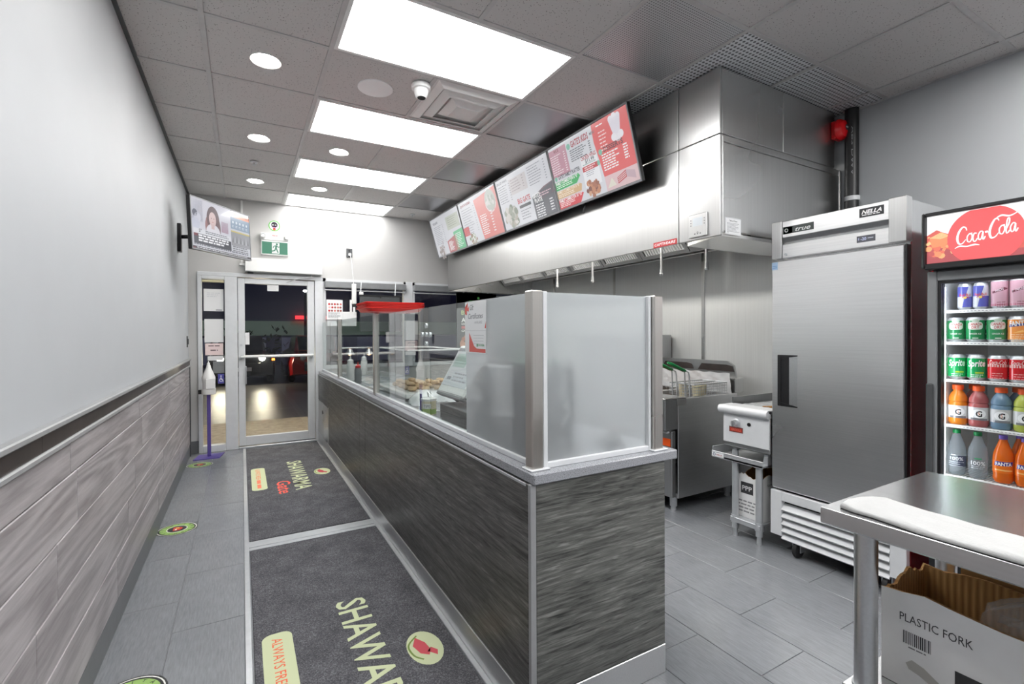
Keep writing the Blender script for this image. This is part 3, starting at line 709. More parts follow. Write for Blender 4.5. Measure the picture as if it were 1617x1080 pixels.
    if k==2:
        q.rect(W*.27,H*.60,W*.33,H*.30,(202,196,198)).poly([(W*.63,0),(W,0),(W,H*.52),(W*.80,H*.46),(W*.63,H*.40)],(92,94,100)).poly([(W*.72,H*.30),(W,H*.34),(W,H*.53),(W*.85,H*.50),(W*.73,H*.44)],(126,96,104)).up()
        q.text('GRILLED WRAPS',W*.02,H*.90,.022,(120,122,130),W*.22,'l',.02).lines(W*.03,H*.84,W*.2,8,H*.045,.007,(140,142,150),.3,1,True).lines(W*.30,H*.86,W*.2,5,H*.05,.007,(150,140,144),.3,2,True).lines(W*.64,H*.92,W*.25,8,H*.045,.007,(140,142,150),.3,3,True)
        q.text('BIG GATE',W*.36,H*.395,.046,(184,52,58),W*.24,'l',.03).rrect(W*.37,H*.30,W*.22,H*.055,.010,(70,72,76)).lines(W*.38,H*.24,W*.2,4,H*.05,.007,(120,122,130)).text("GATE'S",W*.64,H*.37,.036,WHT,W*.13,'l',.03).text('PLATE',W*.66,H*.28,.036,WHT,W*.13,'l',.03).up().lines(W*.66,H*.22,W*.16,6,H*.042,.010,(232,232,236),.4,7).lines(W*.90,H*.24,W*.06,5,H*.046,.010,(232,232,236),.1,8).lines(W*.76,H*.40,W*.2,2,H*.04,.008,(226,190,200),.3)
        food_blob(q,W*.18,H*.22,.12,[(150,158,142),(190,188,180),(120,130,112),(210,206,200),(172,166,152)],60,4)
    if k==1:
        q.poly([(W*.50,0),(W,0),(W,H*.97),(W*.44,H*.9)],(222,126,118)).circ(W*.84,H*.735,.122,(236,236,238)).up().circ(W*.84,H*.735,.108,(180,186,178)).up()
        q.text('SHAWARMA',W*.06,H*.88,.03,(150,70,76),W*.3,'l',.02).lines(W*.06,H*.80,W*.30,11,H*.055,.007,(150,152,160),.3,11,True).lines(W*.52,H*.50,W*.18,10,H*.045,.009,WHT,.3,12).lines(W*.78,H*.52,W*.05,8,H*.06,.010,WHT,.1,13)
        q.rect(0,H*.22,W*.16,H*.2,(206,70,74)).up(); food_blob(q,W*.22,H*.10,.085,[(200,206,196),(130,150,110),(226,226,222),(150,120,96)],40,6)
        food_blob(q,W*.84,H*.735,.085,[(196,200,192),(160,168,158),(214,214,210)],34,7)
    if k==0:
        q.rect(W*.55,H*.55,W*.42,H*.33,(190,196,182)).poly([(W*.44,0),(W*.78,0),(W*.78,H*.40),(W*.44,H*.30)],(188,110,110)).poly([(W*.70,0),(W,0),(W,H*.48),(W*.70,H*.46)],(92,190,134)).up()
        q.text('VEGAN',W*.08,H*.84,.03,(120,122,130),W*.18,'l',.02).lines(W*.08,H*.76,W*.28,11,H*.045,.007,(150,152,162),.3,14,True).lines(W*.60,H*.82,W*.3,5,H*.05,.007,(150,158,140)).lines(W*.48,H*.26,W*.16,8,H*.03,.009,WHT,.3,15).lines(W*.74,H*.38,W*.2,9,H*.04,.009,(230,250,238),.3,16)
        food_blob(q,W*.2,H*.10,.10,[(190,188,190),(150,140,136),(210,208,212),(170,150,140)],40,8); food_blob(q,W*.27,H*.32,.03,[(170,150,160),(190,180,186)],10,9)
    return q
pos=['farthest menu screen, green and maroon blocks at its right','second farthest menu screen, with a tall salmon red block','menu screen third from the far wall, with a dark grey block','nearest menu screen, red dessert block and milkshake picture']
for k in range(4):
    y1=6.07-k*SW-.002*k; y0=y1-SW
    o=Vector((XB,y1,ZB)); t=thing('menu_screen','wide tilted '+pos[k],'screen',o,'menu screens above the counter')
    M=FR(o,(0,-1,0),up)
    part('screen_body', MB().box(.002,SW-.002,0,SH,-.030,0,.003).box(.2,SW-.2,.1,SH-.1,-.055,-.030).xf(M),'black',t)
    part('bezel', MB().box(.002,SW-.002,0,.014,0,.004).box(.002,SW-.002,SH-.012,SH,0,.004).box(.002,.012,.014,SH-.012,0,.004).box(SW-.012,SW-.002,.014,SH-.012,0,.004).xf(M),'mid_grey' ,t)
    menu(k).build('screen','screen_print',t,M@Matrix.Translation((.015,.016,.0005)))
    part('wall_bracket', MB().box(HX-.095,HX-.001,(y0+y1)/2-.05,(y0+y1)/2+.05,2.46,2.62),'black',t)
part('power_cord', MB().tube([(2.345,2.965,2.36),(2.340,2.962,2.29),(2.335,2.97,2.262),(2.335,2.985,2.268),(2.340,2.98,2.30),(2.36,2.972,2.35)],.003,6),'black',t)

# ------------------------------------------------------------------ corner television
a=Vector((-.352,4.72,2.036)); b=Vector((.085,5.405,2.054)); w=(b-a).length
t=thing('wall_television','flat television on a swing arm in the left corner showing the news','television',a)
tv=t; TH=.445
M=FR(a,(b-a),(-.045,-.02,1))
part('television_body', MB().box(0,w,0,TH,-.035,0,.004).box(.15,w-.15,.06,TH-.1,-.06,-.035,.01).xf(M),'black',t)
part('bezel', MB().box(0,w,0,.012,0,.004).box(0,w,TH-.008,TH,0,.004).box(0,.008,.012,TH-.008,0,.004).box(w-.008,w,.012,TH-.008,0,.004).xf(M),'mid_grey',t)
q=Pr(); W,H=w-.018,TH-.021
q.rect(0,0,W,H,(198,200,208)).up()
q.rect(0,H*.34,W*.63,H*.66,(206,206,216)).rect(0,H*.55,W*.17,H*.42,(146,150,166)).rect(W*.47,H*.45,W*.12,H*.23,(166,132,150)).rect(W*.64,H*.90,W*.36,H*.10,(60,62,66)).rect(W*.70,H*.86,W*.30,H*.10,(226,136,96)).rect(W*.64,H*.60,W*.36,H*.26,(140,160,180)).rect(W*.64,H*.23,W*.36,H*.31,(150,152,156)).rect(W*.64,H*.53,W*.36,H*.03,(206,190,96)).up()
q.circ(W*.05,H*.7,.03,(90,94,108)).circ(W*.09,H*.62,.04,(206,208,220)).circ(W*.13,H*.8,.03,(186,186,196)).circ(W*.06,H*.5,.05,(196,200,216))
q.circ(W*.335,H*.66,.082,(96,76,78),.115).circ(W*.26,H*.50,.045,(150,106,104),.09).circ(W*.40,H*.50,.045,(116,90,92),.10).up().circ(W*.33,H*.40,.09,(216,214,222),.07).up().circ(W*.325,H*.66,.046,(214,188,186),.064).rect(W*.30,H*.46,W*.05,H*.10,(204,178,176)).up()
for ex in (-.016,.016): q.circ(W*.325+ex,H*.68,.006,(90,70,70),.003)
q.rect(W*.325-.010,H*.60,.02,.004,(180,110,110))
q.rect(W*.02,H*.30,W*.61,H*.10,(214,216,222)).rect(W*.02,H*.10,W*.61,H*.20,(40,44,54)).rect(W*.02,H*.245,W*.06,H*.06,(206,40,48)).rect(0,0,W,H*.045,(40,40,46)).rect(0,0,W*.05,H*.03,(190,40,60)).up()
q.text('5°',W*.10,H*.335,.028,(40,42,50),None,'l',.02).lines(W*.20,H*.37,W*.40,2,H*.035,.007,(90,92,100),.1,2).lines(W*.09,H*.255,W*.52,3,H*.05,.014,(236,236,240),.25,3).lines(W*.02,H*.075,W*.95,1,.02,.010,(110,112,120),.05,4).lines(W*.06,H*.016,W*.9,1,.02,.007,(210,210,214),.05,5).text('K',W*.65,H*.87,.026,WHT,None,'l',.03)
for k in range(5): q.circ(W*(.68+.065*k),H*.75,.012,(216,226,234)).lines(W*(.66+.065*k),H*.67,W*.035,2,H*.03,.006,(216,226,236),.2,k)
for k in range(9): q.poly([(W*(.65+.036*k),H*.30),(W*(.685+.036*k),H*.30),(W*(.67+.036*k),H*(.42+.08*((k*37)%5)/5))],(176,178,182) if k%2 else (126,128,132))
q.lines(W*.66,H*.20,W*.32,3,H*.045,.010,(120,122,126),.15,6)
q.build('screen','screen_print',t,M@Matrix.Translation((.009,.0125,.0006)))
t2=thing('television_mount','black swing arm bracket holding the television on the left wall','bracket',(XL,5.0,2.2))
part('wall_plate', MB().box(XL,XL+.03,5.36,5.46,2.10,2.36,.004),'black',t2)
part('swing_arm', MB().tube([(XL+.03,5.40,2.24),(XL+.16,5.34,2.24),(-.20,5.13,2.24)],.018,8),'black',t2)
part('head_plate', MB().box(.22,.36,.12,.32,-.072,-.061).xf(M),'black',t2)

# ------------------------------------------------------------------ far wall fittings
t=thing('exit_sign','green running man exit sign with two emergency lamp heads','exit sign',(.35,YF-.04,2.26))
part('sign_box', MB().box(.20,.495,YF-.045,YF,2.262,2.43,.006),'white_plastic',t)
part('lamp_housing', MB().box(.195,.50,YF-.05,YF,2.43,2.515,.008),'white_plastic',t)
q=Pr(); q.rect(0,0,.275,.142,(46,132,100)).up().poly([(.105,.008),(.186,.008),(.186,.134),(.105,.134)],(236,240,238)).up()
GN=(46,132,100)
q.circ(.158,.118,.011,GN,None,14).poly([(.140,.104),(.160,.106),(.156,.062),(.138,.066)],GN)
q.stroke([(.140,.100),(.124,.088),(.118,.072)],GN,.009).stroke([(.158,.100),(.170,.086),(.186,.090)],GN,.009).stroke([(.142,.066),(.134,.044),(.112,.036),(.098,.030)],GN,.012).stroke([(.152,.066),(.160,.044),(.170,.020)],GN,.012)
q.build('sign_face','exit_print',t,MY(.21,YF-.0462,2.272))
for x in (.225,.475):
    h=part('lamp_head', MB().lathe([(0,-.036),(.026,-.036),(.032,-.030),(.030,0),(.018,.012)],(x,YF-.055,2.478),20,'y'),'white_plastic',t)
    part('reflector', MB().lathe([(0,-.030),(.012,-.034),(.024,-.0375)],(x,YF-.0555,2.478),18,'y'),'alu',h)
q=Pr(); q.lines(-.03,0,.06,1,.01,.008,(190,90,90)); q.build('brand_strip','print',t,MY(.35,YF-.0505,2.485))
q=Pr(); q.circ(0,0,.062,(96,190,70)).up().circ(0,0,.052,(240,240,240)).up().circ(0,.012,.034,(44,44,50)).rect(-.026,-.03,.052,.026,(230,230,230)).circ(0,-.038,.016,(206,70,60)).up().rect(-.022,.004,.016,.010,WHT).rect(.006,.004,.016,.010,WHT).rect(-.02,-.022,.04,.010,(160,90,150))
o=q.build('round_sticker','print',None,MY(.345,YF-.0015,2.615)); tag(o,'round green and white sticker on the far wall above the exit sign','sticker')
t=thing('door_operator','long white automatic operator box above the glass door','door operator',(.44,YF-.05,2.05))
part('operator_case', MB().box(.035,.865,YF-.10,YF-.001,2.05,2.205,.006),'white_plastic',t)
part('operator_arm', MB().tube([(.74,YF-.06,2.048),(.74,YF-.06,2.02),(.63,YF-.075,2.00)],.009,8).tube([(.63,YF-.075,2.00),(.47,YF-.03,1.945)],.005,8),'alu',t)
part('sensor', MB().box(.06,.12,YF-.05,YF-.005,2.03,2.048,.002),'black',t)
part('cable_duct', MB().box(-.005,.018,YF-.02,YF-.001,2.20,ZC-.01,.003).box(-.02,.035,YF-.035,YF,2.12,2.145,.002).box(-.005,.018,YF-.02,YF,2.145,2.20),'white_plastic',t)
t=thing('wall_outlet','dark grey outlet with white charger high on the far wall','outlet',(1.20,YF-.01,2.31))
part('outlet_plate', MB().box(1.165,1.24,YF-.008,YF,2.30,2.415,.003),'dark_grey',t)
part('charger', MB().box(1.19,1.222,YF-.04,YF-.008,2.318,2.352,.004),'white_plastic',t)
part('outlet_socket', MB().lathe([(0,-.010),(.014,-.010),(.014,-.006)],(1.203,YF,2.385),14,'y'),'black',t)
t=thing('power_strip','white power strip hanging on its cord below the wall outlet','power strip',(1.23,YF-.12,1.72))
part('cord', MB().tube([(1.206,YF-.042,2.335),(1.208,YF-.07,2.30),(1.215,YF-.10,2.2),(1.228,YF-.12,1.98),(1.232,YF-.12,1.95)],.004,6),'white_plastic',t)
part('strip_body', MB().box(1.207,1.262,YF-.14,YF-.105,1.70,1.955,.008),'white_plastic',t)
t=thing('power_plugs','black plugs and cords hanging below the white power strip','plug',(1.235,YF-.12,1.40))
part('plug', MB().box(1.212,1.258,YF-.138,YF-.105,1.655,1.698,.006),'black',t)
part('cords', MB().tube([(1.22,YF-.12,1.66),(1.20,YF-.13,1.58),(1.17,YF-.13,1.50)],.005,6).tube([(1.235,YF-.12,1.66),(1.24,YF-.13,1.56),(1.235,YF-.13,1.46)],.006,6).tube([(1.25,YF-.12,1.66),(1.275,YF-.13,1.56),(1.31,YF-.13,1.50)],.005,6),'black',t)
t=thing('hanging_panel','dark grey sign panel seen from the back hanging in the window','panel',(1.5,YF-.19,1.5))
part('panel_body', MB().box(1.29,1.80,YF-.20,YF-.17,1.35,1.80,.005),'dark_grey',t)
part('panel_rim', MB().box(1.28,1.81,YF-.205,YF-.165,1.80,1.815).box(1.80,1.815,YF-.205,YF-.165,1.35,1.80),'black',t)
part('knob', MB().lathe([(0,-.008),(.018,-.008),(.018,.002)],(1.46,YF-.20,1.70),16,'y').lathe([(0,-.006),(.010,-.006),(.010,.002)],(1.545,YF-.20,1.785),12,'y'),'black',t)
for x in (1.30,1.74): part('hanger', MB().tube([(x,YF-.18,1.815),(x+.02,YF-.15,2.00)],.006,6),'white_metal',t)
part('hook', MB().box(1.285,1.335,YF-.20,YF-.17,1.815,1.85,.004),'white_plastic',t)
t=thing('paper_stack','white card box with red printed leaflets standing at the window','leaflet box',(1.02,YF-.12,1.45))
part('leaflet_box', MB().box(.91,1.26,YF-.14,YF-.07,1.42,1.60,.004),'paper',t)
part('leaflet_card', MB().box(.90,1.09,YF-.158,YF-.146,1.50,1.745,.002),'paper',t)
q=Pr(); q.rect(0,0,.17,.22,(238,238,238)).up()
R=random.Random(4)
for i in range(5):
    for j in range(3): q.circ(.02+.033*i+.006*R.random(),.10+.04*j,.013,R.choice([(206,50,50),(220,120,110),(160,90,80),(240,190,180)]),None,10)
q.lines(.01,.07,.14,5,.014,.006,(130,130,134)); q.build('leaflet_print','print',t,MY(.91,YF-.1585,1.51))
part('leaflet_slip', MB().box(1.175,1.20,YF-.158,YF-.15,1.60,1.75).box(1.215,1.24,YF-.158,YF-.15,1.58,1.66),'paper',t)
# papers on the side light, beside the door
def paper(name,x0,x1,z0,z1,y,label,cat='paper',base=(232,232,232),fn=None):
    t=solo(name, MB().box(x0,x1,y-.002,y,z0,z1),'paper',label,cat)
    q=Pr(); q.rect(0,0,x1-x0,z1-z0,base).up()
    if fn: fn(q,x1-x0,z1-z0)
    q.build('sheet_print','print',t,MY(x0,y-.0024,z0)); return t
yg=YF+.024
paper('taped_notice',-.372,-.18,1.59,1.84,yg,'top white notice taped inside the glass left of the door','notice',fn=lambda q,w,h:(q.lines(.03,h-.05,w-.06,3,.02,.008,(206,208,212)),q.rect(w*.6,.008,.06,.010,(120,120,124))))
paper('taped_notice',-.368,-.184,1.235,1.50,yg,'blank white notice below the top notice left of the door','notice')
paper('taped_notice',-.362,-.188,1.09,1.225,yg,'pale pink printed notice left of the door','notice',(238,216,214),lambda q,w,h:(q.lines(.03,h-.035,w-.06,1,.02,.012,(120,100,102)),q.lines(.05,h-.085,w-.1,1,.02,.012,(120,100,102))))
paper('taped_notice',-.34,-.19,1.03,1.08,yg,'narrow white strip below the pink notice left of the door','notice')
paper('access_sign',-.243,-.183,.765,.875,yg,'small blue wheelchair access sign low on the side light','sign',(86,84,168),lambda q,w,h:(q.circ(w*.5,h*.78,.007,WHT,None,10),q.ring(w*.5,h*.36,.014,.019,WHT,18),q.stroke([(w*.5,h*.7),(w*.5,h*.42),(w*.72,h*.42),(w*.85,h*.2)],WHT,.006)))
solo('brown_notice', MB().box(-.29,-.18,yg-.004,yg-.001,.885,1.02),'mid_grey','grey card on the side light above the access sign','notice')
paper('hours_card',.265,.385,1.838,1.912,YF+.013,'small white card at the top of the door glass','card',fn=lambda q,w,h:q.lines(.01,h-.012,w-.02,5,.012,.004,(200,200,204)))
paper('door_notice',.032,.075,1.205,1.345,YF+.013,'small white notice on the door glass beside the lock','notice')
solo('light_switch', MB().box(XL,XL+.008,6.12,6.19,1.19,1.31,.003).box(XL+.008,XL+.016,6.14,6.17,1.22,1.28,.002),'dark_grey','dark switch plate on the left wall near the door','switch')

# ------------------------------------------------------------------ hand sanitizer stand
t=thing('sanitizer_stand','purple metal stand with flat base by the left corner','stand',(-.32,6.10,0))
part('base_plate', MB().prism([(-.46,5.98),(-.22,5.98),(-.18,6.22),(-.42,6.22)],'z',.0,.008),'purple_metal',t)
part('pole', MB().box(-.337,-.303,6.09,6.125,.008,.68,.004),'purple_metal',t)
part('tray', MB().lathe([(0,.0),(.065,.0),(.068,.02),(.068,.055),(.063,.055),(.062,.012),(0,.012)],(-.32,6.105,.68),24),'white_plastic',t)
part('side_clip', MB().box(-.415,-.385,6.09,6.12,.685,.73,.003),'black',t)
t=thing('sanitizer_jug','white sanitizer jug with pump cone on the purple stand','jug',(-.32,6.10,.692))
part('jug_body', MB().lathe([(0,.002),(.055,.002),(.058,.02),(.058,.12),(.062,.135),(.064,.17),(.05,.205),(.024,.275),(.020,.30),(0,.30)],(-.32,6.105,.692),24),'white_plastic',t)
part('pump', MB().lathe([(0,.30),(.016,.30),(.014,.325),(.006,.33),(.006,.345),(0,.345)],(-.32,6.105,.692),12),'white_plastic',t)
part('jug_label', MB().box(-.345,-.255,6.035,6.043,.74,.85,.006),'paper',t)

# ------------------------------------------------------------------ floor decals and mats
SHL=(196,203,166)
def decal(x,y,label):
    q=Pr(.0004); q.circ(0,0,.12,(46,48,48)).up().ring(0,0,.108,.113,(238,238,232)).circ(0,0,.098,(160,190,110)).up().ring(0,0,.060,.098,(150,186,104)).up()
    for k in range(14):
        a=2*math.pi*k/14; q.text('NOPERATIHSKEEP'[k],.079*math.cos(a),.079*math.sin(a)-.0,.016,(40,42,40),None,'c',.02,0,a-math.pi/2)
    q.circ(0,0,.060,(236,236,230)).up().circ(0,0,.055,(52,52,52)).up().poly([(-.034,-.022),(.034,-.022),(.028,.020),(.0,.034),(-.028,.020)],(206,66,50)).up().rect(-.024,-.008,.018,.020,(240,200,80)).rect(.004,-.012,.020,.012,(236,236,230))
    o=q.build('floor_decal','floor_print',None,FR((x,y,.0008),(0,-1,0),(1,0,0))); tag(o,label,'decal','round stickers on the floor')
decal(-.385,5.77,'round green floor sticker nearest the purple stand')
decal(-.397,3.945,'round green floor sticker in the middle of the aisle')
decal(-.375,2.20,'round floor sticker cut off by the bottom edge of the photo')
def floormat(y0,y1,dy,label,full):
    t=thing('floor_mat',label,'mat',(.41,(y0+y1)/2,0),'printed entrance mats')
    part('mat_pile', MB().box(.032,.785,y0,y1,.0,.008,.003),'mat_pile',t)
    q=Pr(.0004)
    M=FR((0,dy,.0086),(0,-1,0),(1,0,0))       # print x runs towards the camera (-y), print y to the right (+x)
    Y0=5.404
    q.text('SHAWARMA',0,.387,.139,SHL,1.01,'l',.012)
    q.text('Gate',.68,.255,.112,(230,104,92),.37,'l',.012)
    q.rrect(.114,.062,.75,.118,.04,SHL); q.circ(.53,.658,.115,SHL,.072).up()
    q.text('ALWAYS FRESH',.155,.100,.042,(226,112,84),.37,'l',.006).lines(.545,.104,.26,1,.01,.030,(226,130,104),0,5)
    q.poly([(.45,.64),(.50,.615),(.56,.63),(.585,.66),(.55,.675),(.50,.668)],(196,88,96)).poly([(.56,.66),(.60,.69),(.57,.70),(.54,.68)],(196,88,96)).stroke([(.44,.65),(.49,.60),(.56,.602),(.60,.63)],(120,140,80),.008)
    q.build('mat_print','print_mat',t,Matrix.Translation((0,Y0,0))@M)
    return t
floormat(3.462,6.25,0,'charcoal printed entrance mat by the door','')
floormat(.50,3.305,-2.957,'charcoal printed entrance mat in the foreground, lettering cut off','')
struct('trim_5', MB().box(.0,.81,3.315,3.35,0,.006,.001).box(.0,.81,3.362,3.45,0,.006,.001),'alu')       # strips around the mats
struct('trim_6', MB().box(.0,.026,.50,6.3,0,.007,.002).box(.79,.812,.50,6.3,0,.007,.002),'alu')

# ------------------------------------------------------------------ counter
CXF,CYN,CXE=.816,1.321,1.432
t=thing('service_counter','long dark wood grain service counter with grey stone top','counter',(1.1,3.8,0))
counter=t
for a,b in ((1.34,3.74),(3.745,3.93),(3.935,6.335)):
    z0=.11
    if b<6: part('front_panel', MB().box(CXF,CXF+.02,a,b,z0,.828,.0015,1),'laminate',t)
    else:
        part('front_panel', MB().box(CXF,CXF+.02,a,5.52,z0,.828,.0015,1),'laminate',t); part('front_panel', MB().box(CXF,CXF+.02,5.522,b,.515,.828,.0015,1),'laminate',t)
ap=part('access_panel', MB().box(CXF-.002,CXF+.018,5.525,6.33,.112,.512,.002,1),'steel',t)
part('lock', MB().lathe([(0,-.006),(.022,-.006),(.022,.002)],(CXF,5.95,.405),16,'x'),'black',ap)
part('corner_trim', MB().box(CXF-.001,CXF+.022,CYN,1.338,.0,.83,.002,1),'grey_trim',t)
part('end_panel', MB().box(CXF+.022,CXE,CYN,CYN+.02,.113,.828,.0015,1),'laminate_end',t)
part('inner_panel', MB().box(CXE-.02,CXE,CYN+.02,3.02,0,.828),'steel_dark',t); part('inner_panel', MB().box(.94,.955,3.03,6.33,0,.828),'steel_dark',t)
part('kick_plate', MB().box(CXF-.004,CXF+.016,1.34,6.335,.0,.109,.002,1),'kick_steel',t)
part('end_kick_plate', MB().box(CXF+.022,CXE,CYN-.004,CYN+.016,.0,.112,.002,1),'kick_steel',t)
part('edge_strip', MB().box(CXF-.004,CXF,1.35,6.335,.820,.83,.001,1),'alu',t)
part('stone_top', MB().box(CXF+.006,1.49,CYN-.012,3.02,.83,.866,.004).box(CXF+.006,.965,3.021,6.33,.83,.866,.004),'quartz',t)
# sneeze guard
t=thing('sneeze_guard','glass sneeze guard with steel posts standing on the counter front','glass guard',(.87,3.6,.866))
GZ0,GZ1=.884,1.468
part('base_channel', MB().box(.862,.892,1.39,6.33,.866,.886,.002).box(.90,1.385,1.352,1.382,.866,.886,.002),'white_metal',t)
part('frosted_pane', MB().box(.872,.880,1.402,1.955,GZ0,GZ1),'frosted_glass',t)
part('frosted_pane', MB().box(.905,1.380,1.364,1.372,GZ0,GZ1),'frosted_glass',t)
m=MB().box(.872,.880,1.958,3.59,GZ0,GZ1); part('clear_pane',m,'glass',t)
part('clear_pane', MB().box(.872,.880,3.65,5.12,GZ0,GZ1),'glass',t)
part('clear_pane', MB().box(.872,.880,5.17,6.32,GZ0,GZ1),'glass',t)
for y,z in ((2.497,1.371),(2.497,1.271),(2.561,1.322),(2.437,1.322),(2.497,1.322)):
    part('speech_hole', MB().lathe([(.008,-.001),(.013,-.001),(.013,.011),(.008,.011)],(.871,y,z),16,'x'),'alu',t)
part('post', MB().box(.838,.884,1.345,1.392,.866,1.472,.004),'steel_post',t)
part('post', MB().box(1.392,1.44,1.335,1.383,.866,1.472,.004),'steel_post',t)
for y in (3.62,5.145): part('post', MB().box(.856,.896,y-.022,y+.022,.866,1.482,.004),'steel_post',t)
for xa,xb in ((.886,.904),(1.376,1.391)): part('post_trim', MB().box(xa,xb,1.35,1.386,.866,1.47,.002),'white_metal',t)
part('post_foot', MB().box(.828,.905,1.335,1.40,.8665,.872,.002),'white_metal',t); part('post_foot', MB().box(1.38,1.455,1.325,1.395,.8665,.872,.002),'white_metal',t)
# certificate poster on the glass
t=solo('gift_poster', MB().box(.8690,.8705,1.748,1.958,1.243,1.465),'paper','white gift certificate poster with red bow taped to the glass','poster')
q=Pr(); w,h=.21,.222; q.rect(0,0,w,h,(236,238,240)).up()
RD=(214,78,66)
q.text('Gift',.055,.185,.026,(90,92,100),.035,'l',0,.3).text('Certificates',.035,.148,.024,(90,92,100),.145,'l',0,.3).text('AVAILABLE',.10,.126,.012,(170,172,178),.075,'l',.0).poly([(0,.20),(.018,.212),(.03,.222),(.03,.195),(.045,.205),(.040,.180),(.02,.185),(.022,.165),(.0,.17)],RD).poly([(.198,.106),(.21,.106),(.21,.135)],RD).rect(0,.095,w,.002,(200,202,206))
q.poly([(.045,.02),(.045,.088),(.095,.03),(.12,.02)],RD).rect(.045,.004,.16,.016,RD).lines(.09,.075,.10,4,.012,.002,(190,192,196),.1).rect(.12,.028,.012,.012,(60,150,80)).text('SHAWARMA',.135,.03,.010,(60,150,80),.06,'l',.01)
q.build('poster_print','print_gloss',t,MX(.8685,1.958,1.243))
# red trays
tr=None; tops=['lowest red plastic tray of the stack on the glass post','second red tray from the bottom of the stack on the glass post','middle red tray of the stack on the glass post','second red tray from the top of the stack on the glass post','topmost red tray of the stack on the glass post']
def traymesh():
    m=MB()
    def rr(w,d,r,n=5):
        pts=[]
        for cx,cy,a0 in ((w-r,-d+r,-90),(w-r,d-r,0),(-w+r,d-r,90),(-w+r,-d+r,180)):
            for k in range(n+1):
                a=math.radians(a0+90*k/n); pts.append((cx+r*math.cos(a),cy+r*math.sin(a)))
        return pts
    rings=[]
    for w,d,z in ((.185,.145,.0),(.205,.165,.022),(.215,.175,.024),(.215,.175,.020),(.205,.165,.0185),(.187,.147,-.0035)):
        rings.append([m.bm.verts.new((x,y,z+.0035)) for x,y in rr(w,d,.035)])
    n=len(rings[0])
    for A,B in zip(rings,rings[1:]):
        for k in range(n): m.bm.faces.new((A[k],A[(k+1)%n],B[(k+1)%n],B[k]))
    m.bm.faces.new(rings[0]); m.bm.faces.new(rings[-1][::-1]); bmesh.ops.recalc_face_normals(m.bm,faces=m.bm.faces[:]); return m
for k in range(5):
    loc=(.955+.003*((k*7)%3),3.52+.004*((k*5)%3),1.4835+k*.0098)
    if k==0:
        me=traymesh().mesh('serving_tray'); me.materials.append(MATS['red_plastic']); tr=bpy.data.objects.new('serving_tray',me); COL.objects.link(tr); tr.location=loc; tag(tr,tops[0],'tray','red serving trays')
    else: dup(tr,loc,tops[k])
# prep line behind the glass
t=thing('prep_table','stainless steel prep table with food wells behind the counter glass','prep table',(1.3,4.6,0))
part('table_top', MB().box(.97,1.62,3.03,6.25,.80,.84,.004),'white_metal',t)
part('cabinet', MB().box(1.0,1.60,3.05,6.23,.0,.80),'steel_dark',t)
R=random.Random(3)
foods=[(120,150,60),(206,60,40),(230,226,214),(150,100,60),(200,190,90),(90,130,60),(226,210,180)]
for i in range(9):
    for j in range(2):
        x0=1.02+.29*j; y0=3.18+.33*i
        if y0<4.25 and j==0: continue
        pn=part('food_pan', MB().box(x0,x0+.26,y0,y0+.30,.841,.850).box(x0,x0+.26,y0,y0+.012,.850,.858).box(x0,x0+.26,y0+.288,y0+.30,.850,.858).box(x0,x0+.012,y0+.012,y0+.288,.850,.858).box(x0+.248,x0+.26,y0+.012,y0+.288,.850,.858),'alu',t)
        if (i+j)%3: part('pan_cover', MB().sheet(lambda u,v:(x0+.014+.232*u,y0+.014+.272*v,.858+.008*math.sin(9*u+4*v)*math.sin(7*v)),8,8),'white_film',pn)
t=thing('display_case','clear acrylic display case of pastries on the prep table','display case',(1.25,3.72,.85))
part('case_panel', MB().box(1.02,1.026,3.30,4.12,.90,1.20).box(1.02,1.45,3.30,3.306,.90,1.20).box(1.02,1.45,4.114,4.12,.90,1.20).box(1.02,1.45,3.306,4.114,1.20,1.206),'clear_plastic',t)
part('case_rim', MB().tube([(1.02,3.30,1.206),(1.02,4.12,1.206),(1.45,4.12,1.206),(1.45,3.30,1.206)],.006,8,True,True),'white_plastic',t)
part('case_tray', MB().box(1.0,1.47,3.28,4.14,.866,.90,.006),'white_plastic',t)
me=None
R=random.Random(8)
bp=MB().lathe([(0,0),(.03,.002),(.045,.02),(.035,.038),(0,.045)],(0,0,0),12)
for v in bp.bm.verts: v.co*=1+.08*math.sin(90*v.co.x+70*v.co.y)
mp=bp.mesh('pastry',(0,0,0),60); mp.materials.append(MATS['food'])
for i in range(26):
    o=bpy.data.objects.new('pastry',mp); COL.objects.link(o)
    ly=0 if i<16 else 1
    x=1.09+.095*(i%4)+.008*R.random(); y=3.40+.14*((i%16)//4)+.02*R.random()
    o.location=(x,y+(.06 if ly else 0),.901+.034*ly); o.rotation_euler.z=R.random()*6; o.scale=(.72+.1*R.random(),)*3
    tag(o,'small golden brown pastry heaped in the clear display case','pastry','pastries in the display case')
t=thing('clear_hood','bent clear plastic sneeze lid with wire handle over the food','food lid',(1.2,2.95,.87))
part('lid', MB().sheet(lambda u,v:(1.08+.34*u,2.80+.42*v,.874+.10*math.sin(math.pi*u)**.5),12,2),'clear_plastic',t)
part('lid_handle', MB().tube([(1.24,2.92,.97),(1.24,2.92,1.0),(1.24,3.06,1.0),(1.24,3.06,.97)],.005,6),'alu',t)
bm_=MB()
def bagf(u,v):
    a,b=u*2-1,v*2-1; r=max(0,1-(a*a+b*b)*.9)
    return (1.10+.16*a,3.02-.0+.11*b,.868+.085*r**.5+.012*math.sin(11*u+3*v)*math.sin(9*v)*r)
o=solo('plastic_bag', MB().sheet(bagf,14,14),'white_film','crumpled white plastic bag lying behind the counter glass','bag',None,60)
